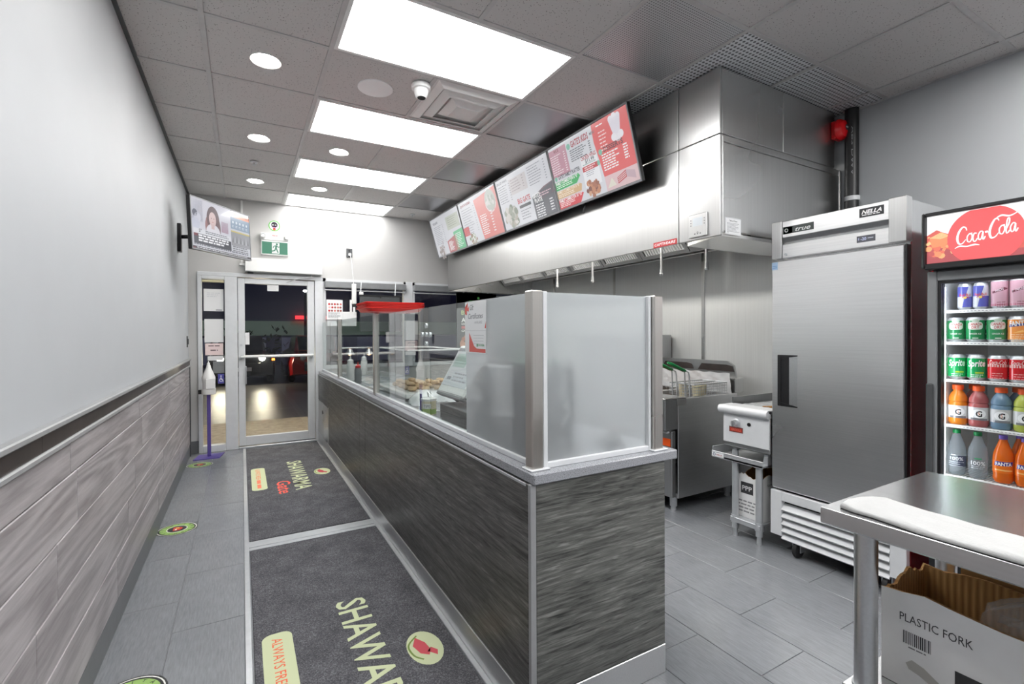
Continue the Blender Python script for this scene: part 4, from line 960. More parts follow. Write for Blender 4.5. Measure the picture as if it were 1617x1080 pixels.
def squeeze(x,y,z,body,cap,label,h=.18,r=.03):
    t=thing('squeeze_bottle',label,'squeeze bottle',(x,y,z))
    part('bottle_body', MB().lathe([(0,0),(r,0),(r*1.05,.01),(r*1.05,h*.75),(r*.8,h*.86),(r*.75,h*.9),(0,h*.9)],(x,y,z),20),body,t)
    part('nozzle_cap', MB().lathe([(0,h*.9),(r*.85,h*.9),(r*.8,h),(r*.25,h*1.05),(r*.12,h*1.25),(0,h*1.25)],(x,y,z),16),cap,t)
squeeze(.925,4.86,.867,'white_plastic','white_plastic','white sauce squeeze bottle on the counter beside the red capped one',.20,.036)
squeeze(.935,4.56,.867,'mid_grey','red_plastic','grey squeeze bottle with red cap on the counter',.16,.030)
squeeze(1.20,5.52,.8605,'white_plastic','white_plastic','white squeeze bottle standing farther back on the prep table',.20,.034)
t=thing('heat_lamp','double warm heat lamp on a bar behind the glass','heat lamp',(1.15,5.75,.85))
part('lamp_bar', MB().tube([(1.0,5.80,.842),(1.0,5.80,1.16),(1.55,5.80,1.16),(1.55,5.80,.842)],.012,8),'steel',t)
for x in (1.10,1.32):
    s_=part('lamp_shade', MB().lathe([(.02,.07),(.055,.0),(.05,.0),(.015,.066)],(x,5.80,1.08),20),'steel',t)
    part('bulb', MB().lathe([(0,-.01),(.026,.008),(.03,.025),(.012,.05),(0,.055)],(x,5.80,1.075),14),'lamp_warm',s_)
# tips can, pens
t=thing('tip_can','green and cream tip can with white lid, handwritten label','tip can',(.925,2.60,.866))
part('can_body', MB().lathe([(0,0),(.040,0),(.042,.004),(.042,.078),(0,.078)],(.925,2.60,.867),28),'beige',t)
part('can_lid', MB().lathe([(0,.078),(.045,.078),(.045,.090),(.040,.092),(0,.092)],(.925,2.60,.867),28),'white_plastic',t)
q=Pr(); q.rect(-.13,.004,.26,.028,(124,168,46),24).rect(-.03,.004,.05,.045,(150,180,70),6).up().rect(-.030,.036,.050,.028,(240,240,238),6).up().text('TIPS',-.005,.041,.017,(50,54,80),.036,'c',.01,.1)
q.build('can_label','print',t,Matrix.Translation((.925,2.60,.867))@Matrix.Rotation(-.5,4,'Z'),.0425)
solo('black_pen', MB().cyl((.905,2.676,.867),(.905,2.682,.975),.006,None,8),'black','black marker pen standing beside the green tip can','pen')
t=thing('clip_stand','grey metal clip standing behind the green tip can','clip',(.94,2.70,.867))
part('clip_legs', MB().tube([(.985,2.70,.867),(.96,2.72,.98),(.985,2.63,.93)],.005,6).tube([(1.01,2.70,.867),(.975,2.72,.98)],.004,6),'steel',t)
part('clip_plate', MB().box(.975,1.02,2.66,2.74,.867,.87),'steel',t)
# till: drawer and touch screen
t=thing('cash_drawer','dark grey cash drawer under the till screen','cash drawer',(1.03,2.16,.866))
part('drawer_case', MB().box(.895,1.27,1.975,2.345,.867,.965,.004),'dark_grey',t)
part('drawer_front', MB().box(1.27,1.285,1.98,2.34,.875,.958,.003),'mid_grey',t)
part('case_stud', MB().lathe([(0,-.003),(.006,-.003),(.006,.001)],(.895,2.33,.885),10,'x'),'alu',t)
t=thing('till_screen','white framed touch screen till leaning on the cash drawer','till',(1.08,2.2,.966))
part('stand_foot', MB().box(.99,1.2,2.02,2.24,.966,.98,.006),'black',t)
part('stand_neck', MB().tube([(1.14,2.16,.98),(1.12,2.2,1.03),(1.04,2.28,1.09)],.02,10),'mid_grey',t)
Mt=FR((.925,2.47,1.012),(0,-1,0),(.5,0,.86))
part('screen_case', MB().box(0,.34,0,.29,-.022,0,.010).xf(Mt),'white_plastic',t)
q=Pr(); q.rect(0,0,.31,.225,(206,212,216)).up().rect(.02,.11,.16,.08,(160,190,180)).rect(0,.205,.31,.02,(120,124,128)).rect(.03,.035,.05,.018,(120,124,130)).lines(.10,.07,.18,3,.02,.008,(150,154,160))
q.build('screen','screen_print',t,Mt@Matrix.Translation((.015,.045,.0008)))
part('screen_hinge', MB().box(.01,.33,-.012,.006,-.03,.004,.004).xf(Mt),'mid_grey',t)
part('cable', MB().tube([(1.05,2.26,.99),(.97,2.30,.975),(.95,2.34,1.0)],.005,6),'black',t)
solo('film_roll', MB().lathe([(.018,0),(.035,0),(.035,.11),(.018,.11),(.018,0)],(1.02,2.47,.902),20,'y'),'clear_plastic','clear plastic wrap roll lying beside the cash drawer','roll')
# shapes behind the frosted panes
solo('napkin_tower', MB().prism([(.90,1.45),(1.03,1.45),(1.035,1.57),(.895,1.57)],'z',.867,1.20,.004),'dark_grey','dark upright dispenser blurred behind the frosted front glass near the post','dispenser')
solo('bin_lid', MB().box(.895,1.035,1.45,1.57,1.201,1.225,.006),'green_plastic','green lid on the dark dispenser behind the frosted glass','lid')
solo('paper_bag_pile', MB().prism([(.90,1.72),(.98,1.72),(.98,1.84),(.90,1.84)],'z',1.0,1.19,.003).box(.895,1.04,1.64,1.87,.867,1.0,.004),'card_white','pale paper bags blurred behind the frosted front glass','bags')
m=MB(); R=random.Random(12)
for k in range(260):
    a=R.random()*6.28; z=.885+.33*R.random(); r=.062*(1-.35*abs(z-1.03)/.2); x,y=.965+r*math.cos(a)*1.0,1.405+.016*math.sin(a)
    d=Vector((math.cos(a),math.sin(a)*.2,.4+.6*R.random())).normalized()*.045; n=Vector((-d.y,d.x,.01))*.28
    p=Vector((x,y,z)); m.quad(p-n*.3,p+d*.5-n,p+d,p+d*.5+n)
fp_=thing('potted_fern','dark leafy plant blurred behind the frosted end glass','plant',(.965,1.41,.867))
part('leaves',m,'dark_leaf',fp_,kind='stuff'); part('pot', MB().lathe([(0,0),(.03,0),(.038,.05),(.03,.05),(0,.045)],(.965,1.412,.867),16),'dark_grey',fp_)
solo('black_glove', MB().lathe([(0,0),(.03,.004),(.04,.03),(.03,.09),(.0,.12)],(0,0,0),14).xf(Matrix.Translation((1.17,1.405,.890))@Matrix.Rotation(1.2,4,'Y')@Matrix.Scale(.7,4,(0,1,0))),'black','dark rounded object blurred behind the frosted end glass','object')
# steel locker plate and menu poster hanging beyond the till
t=thing('menu_board','dark menu poster with green lettering and food picture in the far window','poster',(2.93,YF-.1,1.12))
part('board', MB().box(2.64,3.27,YF-.10,YF-.08,1.12,1.90,.003),'black',t)
q=Pr(); q.rect(0,0,.63,.78,(112,114,116)).rect(0,.56,.63,.22,(34,34,36)).up().text('SHAWARMA',.34,.64,.036,(70,170,80),.30,'c',.03).circ(.34,.71,.018,(90,180,90)).text('BUILD A',.07,.47,.06,(196,206,150),.36,'l',.03).text('AND',.07,.365,.06,WHT,.20,'l',.03).text('COMES WITH A',.07,.325,.026,WHT,.26,'l',.03).rect(.07,.27,.30,.035,(206,130,130)).text('CAN OF POP',.07,.225,.030,WHT,.28,'l',.03).circ(.27,.13,.17,(206,206,206),.06).up()
food_blob(q,.17,.07,.12,[(206,160,140),(216,170,150),(190,136,120)],30,21)
q.build('board_print','print',t,MY(2.64,YF-.1005,1.12))
part('hanger', MB().box(2.75,2.77,YF-.088,YF-.070,1.88,1.96).box(3.13,3.15,YF-.088,YF-.070,1.88,1.96),'alu',t)

# ------------------------------------------------------------------ fryer
FX0,FX1,FY0,FY1=2.745,3.55,2.44,3.30
t=thing('deep_fryer','stainless floor fryer with two wells and splash back by the wall','fryer',(3.1,2.9,0))
part('cabinet_side', MB().box(FX0+.04,3.47,FY0,FY0+.015,.10,.835,.003),'steel_x',t)
part('cabinet_side', MB().box(FX0+.04,3.47,FY1-.015,FY1,.10,.835,.003),'steel_x',t)
part('cabinet_bottom', MB().box(FX0+.05,3.47,FY0+.015,FY1-.015,.10,.13).box(3.45,3.47,FY0+.015,FY1-.015,.13,.95),'steel_dark',t)
part('front_ledge', MB().box(2.645,2.78,FY0-.004,FY1,.615,.838,.006),'steel_dark',t)
part('ledge_top', MB().box(2.64,2.86,FY0-.008,FY1,.838,.848,.003).box(2.76,2.86,FY0-.010,FY0-.002,.79,.838),'steel',t)
for a,b in ((FY0,2.86),(2.87,FY1)):
    dr=part('cabinet_door', MB().box(2.72,2.76,a+.002,b-.003,.115,.60,.004),'steel_dark',t); part('door_handle', MB().box(2.690,2.72,a+.02,b-.02,.585,.605,.005),'white_metal',dr)
part('warning_label', MB().box(2.716,2.7195,2.455,2.56,.49,.545),'orange',t,label='orange warning sticker')
part('well_rim', MB().box(2.86,3.40,FY0+.015,FY0+.05,.815,.835).box(2.86,3.40,2.85,2.90,.815,.835).box(2.86,3.40,FY1-.05,FY1-.015,.815,.835).box(2.86,2.90,FY0+.05,FY1-.05,.815,.835).box(3.36,3.45,FY0+.05,FY1-.05,.80,.835),'steel',t)
part('oil_well', MB().box(2.86,3.40,FY0+.02,FY1-.02,.60,.62),'card',t)
part('flue_box', MB().box(3.44,3.545,FY0,FY1,.835,.955,.004),'steel',t)
part('splash_back', MB().prism([(FY0+.05,.955),(FY0+.07,1.05),(FY0+.13,1.085),(FY1,1.085),(FY1,.955)],'x',3.52,3.54),'steel_dark',t)
for y in (FY0+.08,2.93):
    part('foil_lining', MB().sheet(lambda u,v,y=y:(3.425-.03*v+.004*math.sin(23*u+5*v)*math.sin(17*v+3*u),y-.06+.42*u,.82+.175*v+.004*math.sin(19*u)*v),26,10),'steel_foil' if 'steel_foil' in MATS else 'alu',t,20)
    part('flue_slot', MB().prism([(y-.02,1.0),(y+.0,1.045),(y+.05,1.055),(y+.30,1.055),(y+.34,1.0)],'x',3.512,3.522),'dark_board',t)
for y in (FY0+.06,FY1-.06):
    for x in (2.80,3.42): part('leg', MB().cyl((x,y,.10),(x,y,.03),.028,.026).cyl((x,y,.03),(x,y,.0),.018,.022),'alu',t)
def basket(y,label):
    t=thing('fry_basket',label,'fry basket',(3.1,y,.78),'fry baskets')
    m=MB(); x0,x1,y0,y1,z0,z1=2.985,3.37,y-.055,y+.055,.77,.925
    for z in (z1,z0): m.tube([(x0,y0,z),(x1,y0,z),(x1,y1,z),(x0,y1,z)],.005 if z==z1 else .004,6,True,True)
    part('basket_frame',m,'alu',t)
    m=MB(); n=16
    for k in range(n+1):
        x=x0+(x1-x0)*k/n; m.tube([(x,y0,z1),(x,y0,z0),(x,y1,z0),(x,y1,z1)],.0017,4)
    for k in range(1,7):
        z=z0+(z1-z0)*k/7; m.tube([(x0,y0,z),(x1,y0,z),(x1,y1,z),(x0,y1,z)],.0017,4,True,True)
    for k in range(1,5):
        yy=y0+(y1-y0)*k/5; m.tube([(x0,yy,z1),(x0,yy,z0),(x1,yy,z0),(x1,yy,z1)],.0017,4)
    part('wire_mesh',m,'alu',t,kind='stuff')
    for s_ in (-1,1): part('handle_wire', MB().tube([(x0-.004,y+s_*.022,z0+.03),(x0-.012,y+s_*.022,z1+.06),(x0-.018,y+s_*.018,1.018),(x0-.05,y+s_*.012,1.035)],.0055,6),'alu',t)
    part('handle_grip', MB().tube([(x0-.045,y-.012,1.032),(x0-.12,y-.012,1.062),(x0-.19,y-.008,1.09),(x0-.22,y,1.10)],[.009,.011,.012,.009],8).tube([(x0-.045,y+.012,1.032),(x0-.12,y+.012,1.062),(x0-.19,y+.008,1.09),(x0-.22,y,1.10)],[.009,.011,.012,.009],8),'green_plastic',t)
basket(2.52,'wire fry basket with green handle nearest the griddle'); basket(2.645,'wire fry basket with green handle farther along the fryer')
for y_,l_ in ((2.50,'pale beige food tub standing in the nearest fry basket'),(2.535,'pale beige food tub behind the first one in the nearest fry basket'),(2.645,'pale beige food tub standing in the farther fry basket')):
    x_={2.50:3.06,2.535:3.16,2.645:3.08}[y_]
    t=thing('food_tub',l_,'tub',(x_,y_,.775)); part('tub_body', MB().lathe([(0,.002),(.026,.002),(.036,.135),(.033,.135),(.024,.006),(0,.006)],(x_,y_,.775),20),'beige',t); part('tub_rim', MB().lathe([(.033,.131),(.039,.133),(.039,.138),(.033,.138)],(x_,y_,.775),20),'beige',t)
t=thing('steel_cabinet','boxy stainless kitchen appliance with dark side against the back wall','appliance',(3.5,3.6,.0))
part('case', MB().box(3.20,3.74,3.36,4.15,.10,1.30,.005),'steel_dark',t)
part('front_plate', MB().box(3.18,3.199,3.38,4.13,.15,1.28,.004),'steel',t)
part('switch_plate', MB().box(3.172,3.18,3.44,3.54,1.10,1.20,.003),'mid_grey',t)
for y in (3.42,4.09):
    for x in (3.24,3.70): part('leg', MB().cyl((x,y,0),(x,y,.10),.022),'alu',t)

# ------------------------------------------------------------------ equipment stand, griddle, box below
t=thing('equipment_stand','small steel stand with raised edges carrying the griddle','stand',(3.05,1.96,0))
SX0,SX1,SY0,SY1=2.765,3.42,1.775,2.14
part('stand_top', MB().box(SX0,SX1,SY0,SY1,.49,.50).box(SX0,SX0+.006,SY0,SY1,.485,.528,.002).box(SX0+.006,SX1,SY1-.006,SY1,.485,.555,.002).box(SX0+.05,SX1,SY0,SY0+.006,.485,.555,.002),'alu',t)
q=Pr(); q.rect(0,0,.09,.028,(230,232,234)).up().ring(.018,.014,.006,.010,(70,80,120),16).text('NELLA',.034,.009,.010,(190,60,60),.045,'l',.01); q.build('maker_sticker','print',t,MX(SX0-.001,2.136,.492))
for x in (2.80,3.38):
    for y in (1.82,1.985):
        lg=part('leg', MB().cyl((x,y,.49),(x,y,.05),.021,.021,16),'alu',t)
        part('leg_collar', MB().cyl((x,y,.135),(x,y,.085),.026).cyl((x,y,.05),(x,y,.0),.013,.016),'alu',lg)
part('shelf', MB().box(2.775,3.41,1.80,2.005,.113,.125,.002).box(2.775,2.785,1.80,2.005,.095,.113),'alu',t)
t=thing('griddle','countertop gas griddle with one knob on the small steel stand','griddle',(3.1,1.95,.50))
GX0,GX1,GY0,GY1=2.80,3.40,1.755,2.075
part('griddle_body', MB().box(GX0+.01,GX1,GY0,GY1,.575,.80,.003),'steel_x',t)
fp2=part('control_panel', MB().box(GX0,GX0+.012,GY0,GY1,.60,.80,.003),'white_metal',t)
part('bull_nose', MB().tube([(GX0-.005,GY0,.818),(GX0-.005,GY1+.02,.818)],.027,16).box(GX0-.005,GX0+.12,GY0,GY1+.02,.818,.844,.004),'white_metal',t)
part('griddle_plate', MB().box(GX0+.10,GX1,GY0+.005,GY1+.005,.80,.83).box(GX0+.10,GX1,GY1-.004,GY1+.005,.83,.885).box(GX1-.006,GX1,GY0,GY1,.83,.92),'steel_dark',t)
k=part('knob', MB().lathe([(0,-.034),(.018,-.034),(.022,-.008),(.028,-.004),(.028,.002)],(GX0-.002,1.978,.735),24,'x'),'alu',t)
part('knob_grip', MB().box(GX0-.045,GX0-.034,1.972,1.984,.716,.754,.003),'mid_grey',k)
part('pilot_hole', MB().lathe([(0,-.003),(.007,-.003),(.012,-.004),(.012,.001)],(GX0,1.888,.737),16,'x'),'black',t)
q=Pr(); q.rect(0,0,.10,.036,(120,70,66)).up().rect(.008,.006,.084,.022,(206,60,44)).up().text('GRIDDLE',.05,.010,.014,(240,140,120),.07,'c',.02); q.build('maker_plate','print',t,MX(GX0-.001,2.03,.672))
for y in (2.02,1.80): part('foot', MB().cyl((GX0+.05,y,.575),(GX0+.05,y,.535),.016).cyl((GX0+.05,y,.545),(GX0+.05,y,.501),.020,.022),'alu',t)
part('foot_rail', MB().box(GX0+.03,GX1-.02,GY0+.01,GY1-.03,.565,.578),'steel',t)
solo('bench_scraper', MB().tube([(2.93,1.88,.838),(3.02,1.80,.84)],[.010,.013],8).box(3.02,3.10,1.78,1.83,.832,.835),'card','wooden handled scraper lying on the griddle','scraper')
solo('griddle_foil', MB().sheet(lambda u,v:(2.93+.32*u,1.76+.26*v,.834+.012*abs(math.sin(13*u+4*v)*math.sin(11*v+2*u))),20,20),'alu','crumpled foil sheet lying over the griddle plate','foil',None,15)
def ragged_box(x0,x1,y0,y1,z0,z1,th,seed,amp):
    """open carton with torn upper edge: outer walls and inner walls as separate meshes"""
    R=random.Random(seed); out=MB(); inn=MB()
    cor=[(x0,y0),(x1,y0),(x1,y1),(x0,y1)]; ci=[(x0+th,y0+th),(x1-th,y0+th),(x1-th,y1-th),(x0+th,y1-th)]
    n=14
    for s in range(4):
        hs=[z1+amp*(R.random()-.5)+amp*.8*math.sin(s*2+k*.6) for k in range(n+1)]
        hs[0]=hs[-1]=z1
        def L(a,b,t): return (a[0]+(b[0]-a[0])*t,a[1]+(b[1]-a[1])*t)
        for k in range(n):
            a=L(cor[s],cor[(s+1)%4],k/n); b=L(cor[s],cor[(s+1)%4],(k+1)/n); c=L(ci[s],ci[(s+1)%4],k/n); d=L(ci[s],ci[(s+1)%4],(k+1)/n)
            out.quad((*a,z0),(*b,z0),(*b,hs[k+1]),(*a,hs[k])); inn.quad((*d,z0+th),(*c,z0+th),(*c,hs[k]),(*d,hs[k+1])); inn.quad((*a,hs[k]),(*b,hs[k+1]),(*d,hs[k+1]),(*c,hs[k]))
    out.quad((x0,y0,z0),(x0,y1,z0),(x1,y1,z0),(x1,y0,z0)); inn.quad((x0+th,y0+th,z0+th),(x1-th,y0+th,z0+th),(x1-th,y1-th,z0+th),(x0+th,y1-th,z0+th))
    return out,inn
def ppp(q,x,y,s):
    q.rect(x,y,s,s*.86,(54,54,56)).up(); q.text('PPP',x+s*.5,y+s*.24,s*.36,(226,226,226),s*.80,'c',.02)
t=thing('carton','white carton with torn top on the shelf of the griddle stand','box',(3.0,1.91,.126))
a,b=ragged_box(2.83,3.13,1.815,1.985,.126,.40,.005,5,.016)
part('carton_walls',a,'card_white',t); part('carton_inside',b,'card',t)
q=Pr(); ppp(q,.02,.155,.085); q.lines(.0,.10,.13,4,.022,.009,(150,150,152),.3,3); q.build('carton_print','print',t,MX(2.829,1.985,.126))
q=Pr(); q.text('TEASPOON',.04,.22,.016,(90,90,92),.10); q.build('carton_print','print',t,MY(2.83,1.8145,.126))
solo('orange_tag', MB().box(3.14,3.145,2.03,2.06,.40,.45,.002).cyl((3.142,2.045,.45),(3.142,2.045,.489),.004,None,6),'orange','small orange gas valve handle hanging behind the torn carton','valve')

# ------------------------------------------------------------------ upright freezer
QX,QY0,QY1=2.80,1.06,1.74
t=thing('upright_freezer','tall stainless single door freezer on casters beside the drinks cooler','freezer',(3.2,1.4,0))
part('cabinet', MB().box(QX+.045,3.56,QY0+.004,QY1-.004,.11,1.975,.003),'steel_side',t)
part('header_stile', MB().box(QX,QX+.045,QY1-.06,QY1,1.765,1.985,.003),'steel',t)
part('header_stile', MB().box(QX-.012,QX+.045,QY0,QY0+.075,1.765,1.985,.003),'steel',t)
part('header_panel', MB().box(QX+.004,QX+.04,QY0+.078,QY1-.062,1.885,1.982,.003),'steel_y',t)
part('header_panel', MB().box(QX+.004,QX+.04,QY0+.078,QY1-.062,1.765,1.845,.003),'steel_y',t)
part('header_recess', MB().prism([(QX+.03,1.845),(QX+.045,1.845),(QX+.045,1.885),(QX+.006,1.885)],'y',QY0+.078,QY1-.062),'steel_dark',t)
dr=part('freezer_door', MB().box(QX,QX+.042,QY0+.012,QY1,.385,1.752,.006),'steel_y',t)
part('door_gasket', MB().box(QX+.042,QX+.05,QY0+.012,QY1-.004,.385,1.752),'black',t)
part('door_edge', MB().box(QX+.001,QX+.042,QY0+.002,QY0+.012,.385,1.752,.002,1),'black',t)
hy1,hy0,hz0,hz1=1.70,1.585,.885,1.19
h=part('handle_frame', MB().box(QX-.008,QX,hy1-.020,hy1,hz0,hz1,.002).prism([(hy0,hz0),(hy1-.02,hz0),(hy1-.02,hz0+.022),(hy0,hz0+.006)],'x',QX-.007,QX).prism([(hy0,hz1),(hy1-.02,hz1),(hy1-.02,hz1-.022),(hy0,hz1-.006)],'x',QX-.007,QX),'black',t)
part('handle_cup', MB().box(QX-.003,QX-.0005,1.632,hy1-.020,hz0+.010,hz1-.010),'black',h); part('handle_cup', MB().box(QX-.004,QX-.0005,hy0,1.632,hz0+.012,hz1-.012,.001),'steel_x',h)
gr=part('grille_frame', MB().box(QX-.006,QX+.03,QY1-.065,QY1+.004,.105,.372,.003).box(QX-.006,QX+.03,QY0+.0,QY0+.07,.105,.372,.003).box(QX-.006,QX+.02,QY0+.07,QY1-.065,.318,.372,.003),'white_metal',t)
for i in range(5):
    z=.268-.043*i
    part('louver', MB().prism([(QX-.012,z),(QX-.004,z-.008),(QX+.03,z+.022),(QX+.026,z+.032)],'y',QY0+.07,QY1-.065),'white_metal',gr)
part('grille_back', MB().box(QX+.032,QX+.044,QY0+.01,QY1-.01,.11,.36),'black',t)
for x in (2.84,3.48):
    for y in (1.60,1.15):
        c=part('caster', MB().box(x-.03,x+.03,y-.026,y+.026,.10,.108).box(x-.022,x+.026,y-.024,y-.019,.035,.10).box(x-.022,x+.026,y+.019,y+.024,.035,.10),'alu',t)
        part('wheel', MB().lathe([(0,-.016),(.038,-.016),(.048,-.010),(.048,.010),(.038,.016),(0,.016)],(x-.004,y,.048),24,'y'),'rubber',c)
        part('wheel_hub', MB().lathe([(0,-.019),(.014,-.019),(.014,.019),(0,.019)],(x-.004,y,.048),12,'y'),'alu',c)
q=Pr(); q.rect(0,0,.175,.042,(66,72,70)).rect(0,0,.055,.042,(56,104,84)).up().ring(.02,.021,.007,.011,(220,230,226),14).text('true',.072,.008,.026,(235,238,236),.085,'l',.01,.35); q.build('maker_badge','print',t,MX(QX+.0035,1.672,1.905))
q=Pr(); q.rect(0,0,.11,.046,(46,47,49)).up().text('NELLA',.055,.017,.020,WHT,.09,'c',.03,.3).lines(.012,.008,.085,1,.01,.005,(220,220,220),.1); q.build('seller_badge','print',t,MX(QX+.0035,1.27,1.918))
q=Pr(); q.rect(0,0,.085,.034,(40,42,54)).up().text('-20',.018,.010,.016,(206,214,255),.026,'l',.02).rect(.05,.016,.026,.005,(170,174,190)).rect(.006,.012,.006,.012,(150,156,190)); q.build('display','screen_print',t,MX(QX+.0035,1.282,1.79))
q=Pr(); q.rect(0,0,.036,.045,(176,204,232)).up().rect(.004,.02,.028,.004,(110,150,200)).rect(.004,.01,.028,.004,(110,150,200)); q.build('energy_sticker','print',t,MX(QX-.0005,1.738,1.70))
part('lock', MB().lathe([(0,-.004),(.008,-.004),(.008,.001)],(QX+.003,1.655,1.785),12,'x'),'alu',t)

# ------------------------------------------------------------------ drinks cooler
KX,KY0,KY1=2.75,.42,.972
t=thing('drinks_cooler','red glass door drinks cooler with lit soft drink sign on top','drinks cooler',(3.1,.7,0))
part('side_panel', MB().box(KX+.06,3.45,KY1-.02,KY1,.0,1.86,.004),'red_paint',t)
part('side_panel', MB().box(KX+.06,3.45,KY0,KY0+.02,.0,1.86,.004),'red_paint',t)
part('back_panel', MB().box(3.43,3.45,KY0+.02,KY1-.02,.1,1.86),'white_plastic',t)
part('inner_liner', MB().box(KX+.07,3.43,KY1-.030,KY1-.02,.56,1.60).box(KX+.07,3.43,KY0+.02,KY0+.030,.56,1.60).box(3.40,3.43,KY0+.03,KY1-.03,.56,1.60).box(KX+.07,3.43,KY0+.03,KY1-.03,.54,.56),'white_plastic',t)
part('cabinet_top', MB().box(KX+.02,3.45,KY0+.02,KY1-.02,1.60,1.63).box(KX+.04,3.45,KY0+.02,KY1-.02,1.84,1.86),'dark_grey',t)
part('base', MB().box(KX+.05,3.44,KY0+.02,KY1-.02,.06,.54).box(KX+.04,KX+.06,KY0,KY1,.02,.52),'black',t)
for x in(2.86,3.38):
    for y in (KY0+.06,KY1-.06): part('foot', MB().cyl((x,y,0),(x,y,.06),.018),'black',t)
# sign
sg=part('sign_box', MB().box(KX-.03,KX+.05,KY0,KY1-.012,1.632,1.845,.006),'dark_grey',t)
part('sign_end_cap', MB().box(KX-.052,KX+.04,KY1-.012,KY1,1.612,1.862,.006),'black',t)
part('sign_lip', MB().box(KX-.052,KX+.05,KY0,KY1-.012,1.845,1.86,.003).box(KX-.05,KX+.05,KY0,KY1-.012,1.606,1.632,.003),'black',t)
q=Pr(); W,H=KY1-KY0-.016,.212
q.rect(0,0,W,H,(240,240,240)).up()
q.poly([(0,0),(W,0),(W,H*.30),(W*.82,H*.28),(W*.5,H*.3),(W*.24,H*.48),(.06,H*.62),(.035,H*.70),(0,H*.60)],(196,58,32)).up()
q.poly([(0,0),(W,0),(W,H*.10),(.12,H*.16),(.06,H*.30),(0,H*.30)],(158,16,22))
R=random.Random(5)
for k in range(46):
    x=.004+R.random()*.11; y=H*(.08+.5*R.random()); q.z+=.00003; q.circ(x,y,.004+.009*R.random(),R.choice([(236,150,84),(208,84,44),(240,184,120),(176,40,26),(224,120,60)]),None,8)
for k in range(16):
    x=.31+R.random()*.2; y=H*(.06+.25*R.random()); q.z+=.00003; q.circ(x,y,.004+.008*R.random(),R.choice([(236,150,84),(208,84,44),(176,40,26)]),None,8)
q.up().poly([(.01,.115),(.05,.135),(.085,.115),(.07,.075),(.02,.07)],(226,120,56)).poly([(.01,.115),(.05,.135),(.085,.115),(.05,.105)],(246,196,140)).up()
CXc,CYc=.195,.098
pts=[]
for k in range(48):
    a=2*math.pi*k/48; x,y=CXc+.122*math.cos(a),CYc+.122*math.sin(a); pts.append((x,min(max(y,.002),H-.002)))
q.poly(pts,(226,44,44)).up()
# the script lettering
def sc(P,w,wf=None): q.stroke([(CXc-.100+x*.200,CYc-.045+y*.10) for x,y in P],WHT,w,wf)
b_=.006
sc([(.215,.74),(.20,.86),(.15,.90),(.09,.72),(.06,.45),(.085,.22),(.14,.20),(.20,.36)],b_,[.003,.0045,.006,.0075,.008,.007,.0045,.002])     # C
sc([(.02,.02),(.10,.10),(.22,.06),(.34,.10),(.42,.06)],.004,[.002,.006,.005,.007,.002])                                                  # tail under
def oo(x,y=.40,s=1): sc([(x,y+.18*s),(x-.032,y+.06),(x-.026,y-.12),(x+.012,y-.16),(x+.044,y-.02),(x+.040,y+.15),(x,y+.18*s),(x+.05,y+.20)],.0042)
oo(.255)
sc([(.375,.56),(.34,.58),(.315,.42),(.325,.26),(.355,.24),(.39,.36)],.0044)                                                              # c
def aa(x,y=.42): sc([(x+.045,y+.17),(x+.01,y+.18),(x-.025,y+.02),(x-.012,y-.15),(x+.022,y-.12),(x+.05,y+.16),(x+.045,y-.10),(x+.06,y-.16),(x+.085,y-.04)],.0042)
aa(.425,.44)
sc([(.505,.56),(.55,.585)],.008)                                                                                                         # hyphen
sc([(.715,.96),(.70,1.04),(.655,1.04),(.60,.80),(.575,.52),(.60,.30),(.66,.32),(.715,.48)],b_,[.003,.0045,.006,.0075,.008,.007,.0045,.002])
sc([(.655,1.04),(.75,1.16),(.88,1.10),(1.0,1.22)],.005,[.002,.007,.006,.002])
oo(.755,.56)
sc([(.81,.52),(.865,.80),(.87,1.0),(.845,.98),(.825,.70),(.825,.44),(.85,.42),(.875,.52)],.0044)
aa(.91,.60)
q.build('sign_face','backlit_print',t,MX(KX-.0315,KY1-.014,1.633))
# door
dfr=part('door_frame', MB().box(KX,KX+.045,KY1-.040,KY1-.004,.52,1.60,.004).box(KX,KX+.045,KY0,KY0+.04,.52,1.60,.004).box(KX,KX+.045,KY0+.04,KY1-.04,1.555,1.60,.004).box(KX,KX+.045,KY0+.04,KY1-.04,.52,.57,.004),'mid_grey',t)
part('door_seal', MB().box(KX+.010,KX+.05,KY1-.052,KY1-.040,.57,1.555).box(KX+.010,KX+.05,KY0+.04,KY1-.052,1.542,1.555),'black',dfr)
part('door_glass', MB().box(KX+.022,KX+.028,KY0+.04,KY1-.052,.57,1.542),'clear_plastic',dfr)
part('door_handle', MB().box(KX-.02,KX,KY1-.03,KY1-.006,.62,1.09,.006),'dark_grey',dfr)
part('light_strip', MB().box(KX+.062,KX+.078,KY1-.046,KY1-.032,.60,1.53),'led_cooler',t)
part('light_strip', MB().box(KX+.062,KX+.082,KY0+.05,KY1-.06,1.575,1.59),'led_cooler',t)
SHZ=[1.425,1.278,1.105,.895,.660]
for z in SHZ:
    m=MB().box(2.862,2.874,KY0+.035,KY1-.035,z-.014,z,.002)
    m.box(3.38,3.39,KY0+.035,KY1-.035,z-.010,z-.002)
    y=KY0+.04
    while y<KY1-.04: m.box(2.874,3.38,y,y+.004,z-.006,z-.002); y+=.0125
    s_=part('wire_shelf',m,'white_plastic',t)
    q=Pr()
    for k in range(38): q.rect(.012+.0125*k,.006,.007,.003,(150,152,156))
    q.build('price_rail','print',s_,MX(2.8615,KY1-.035,z-.014))
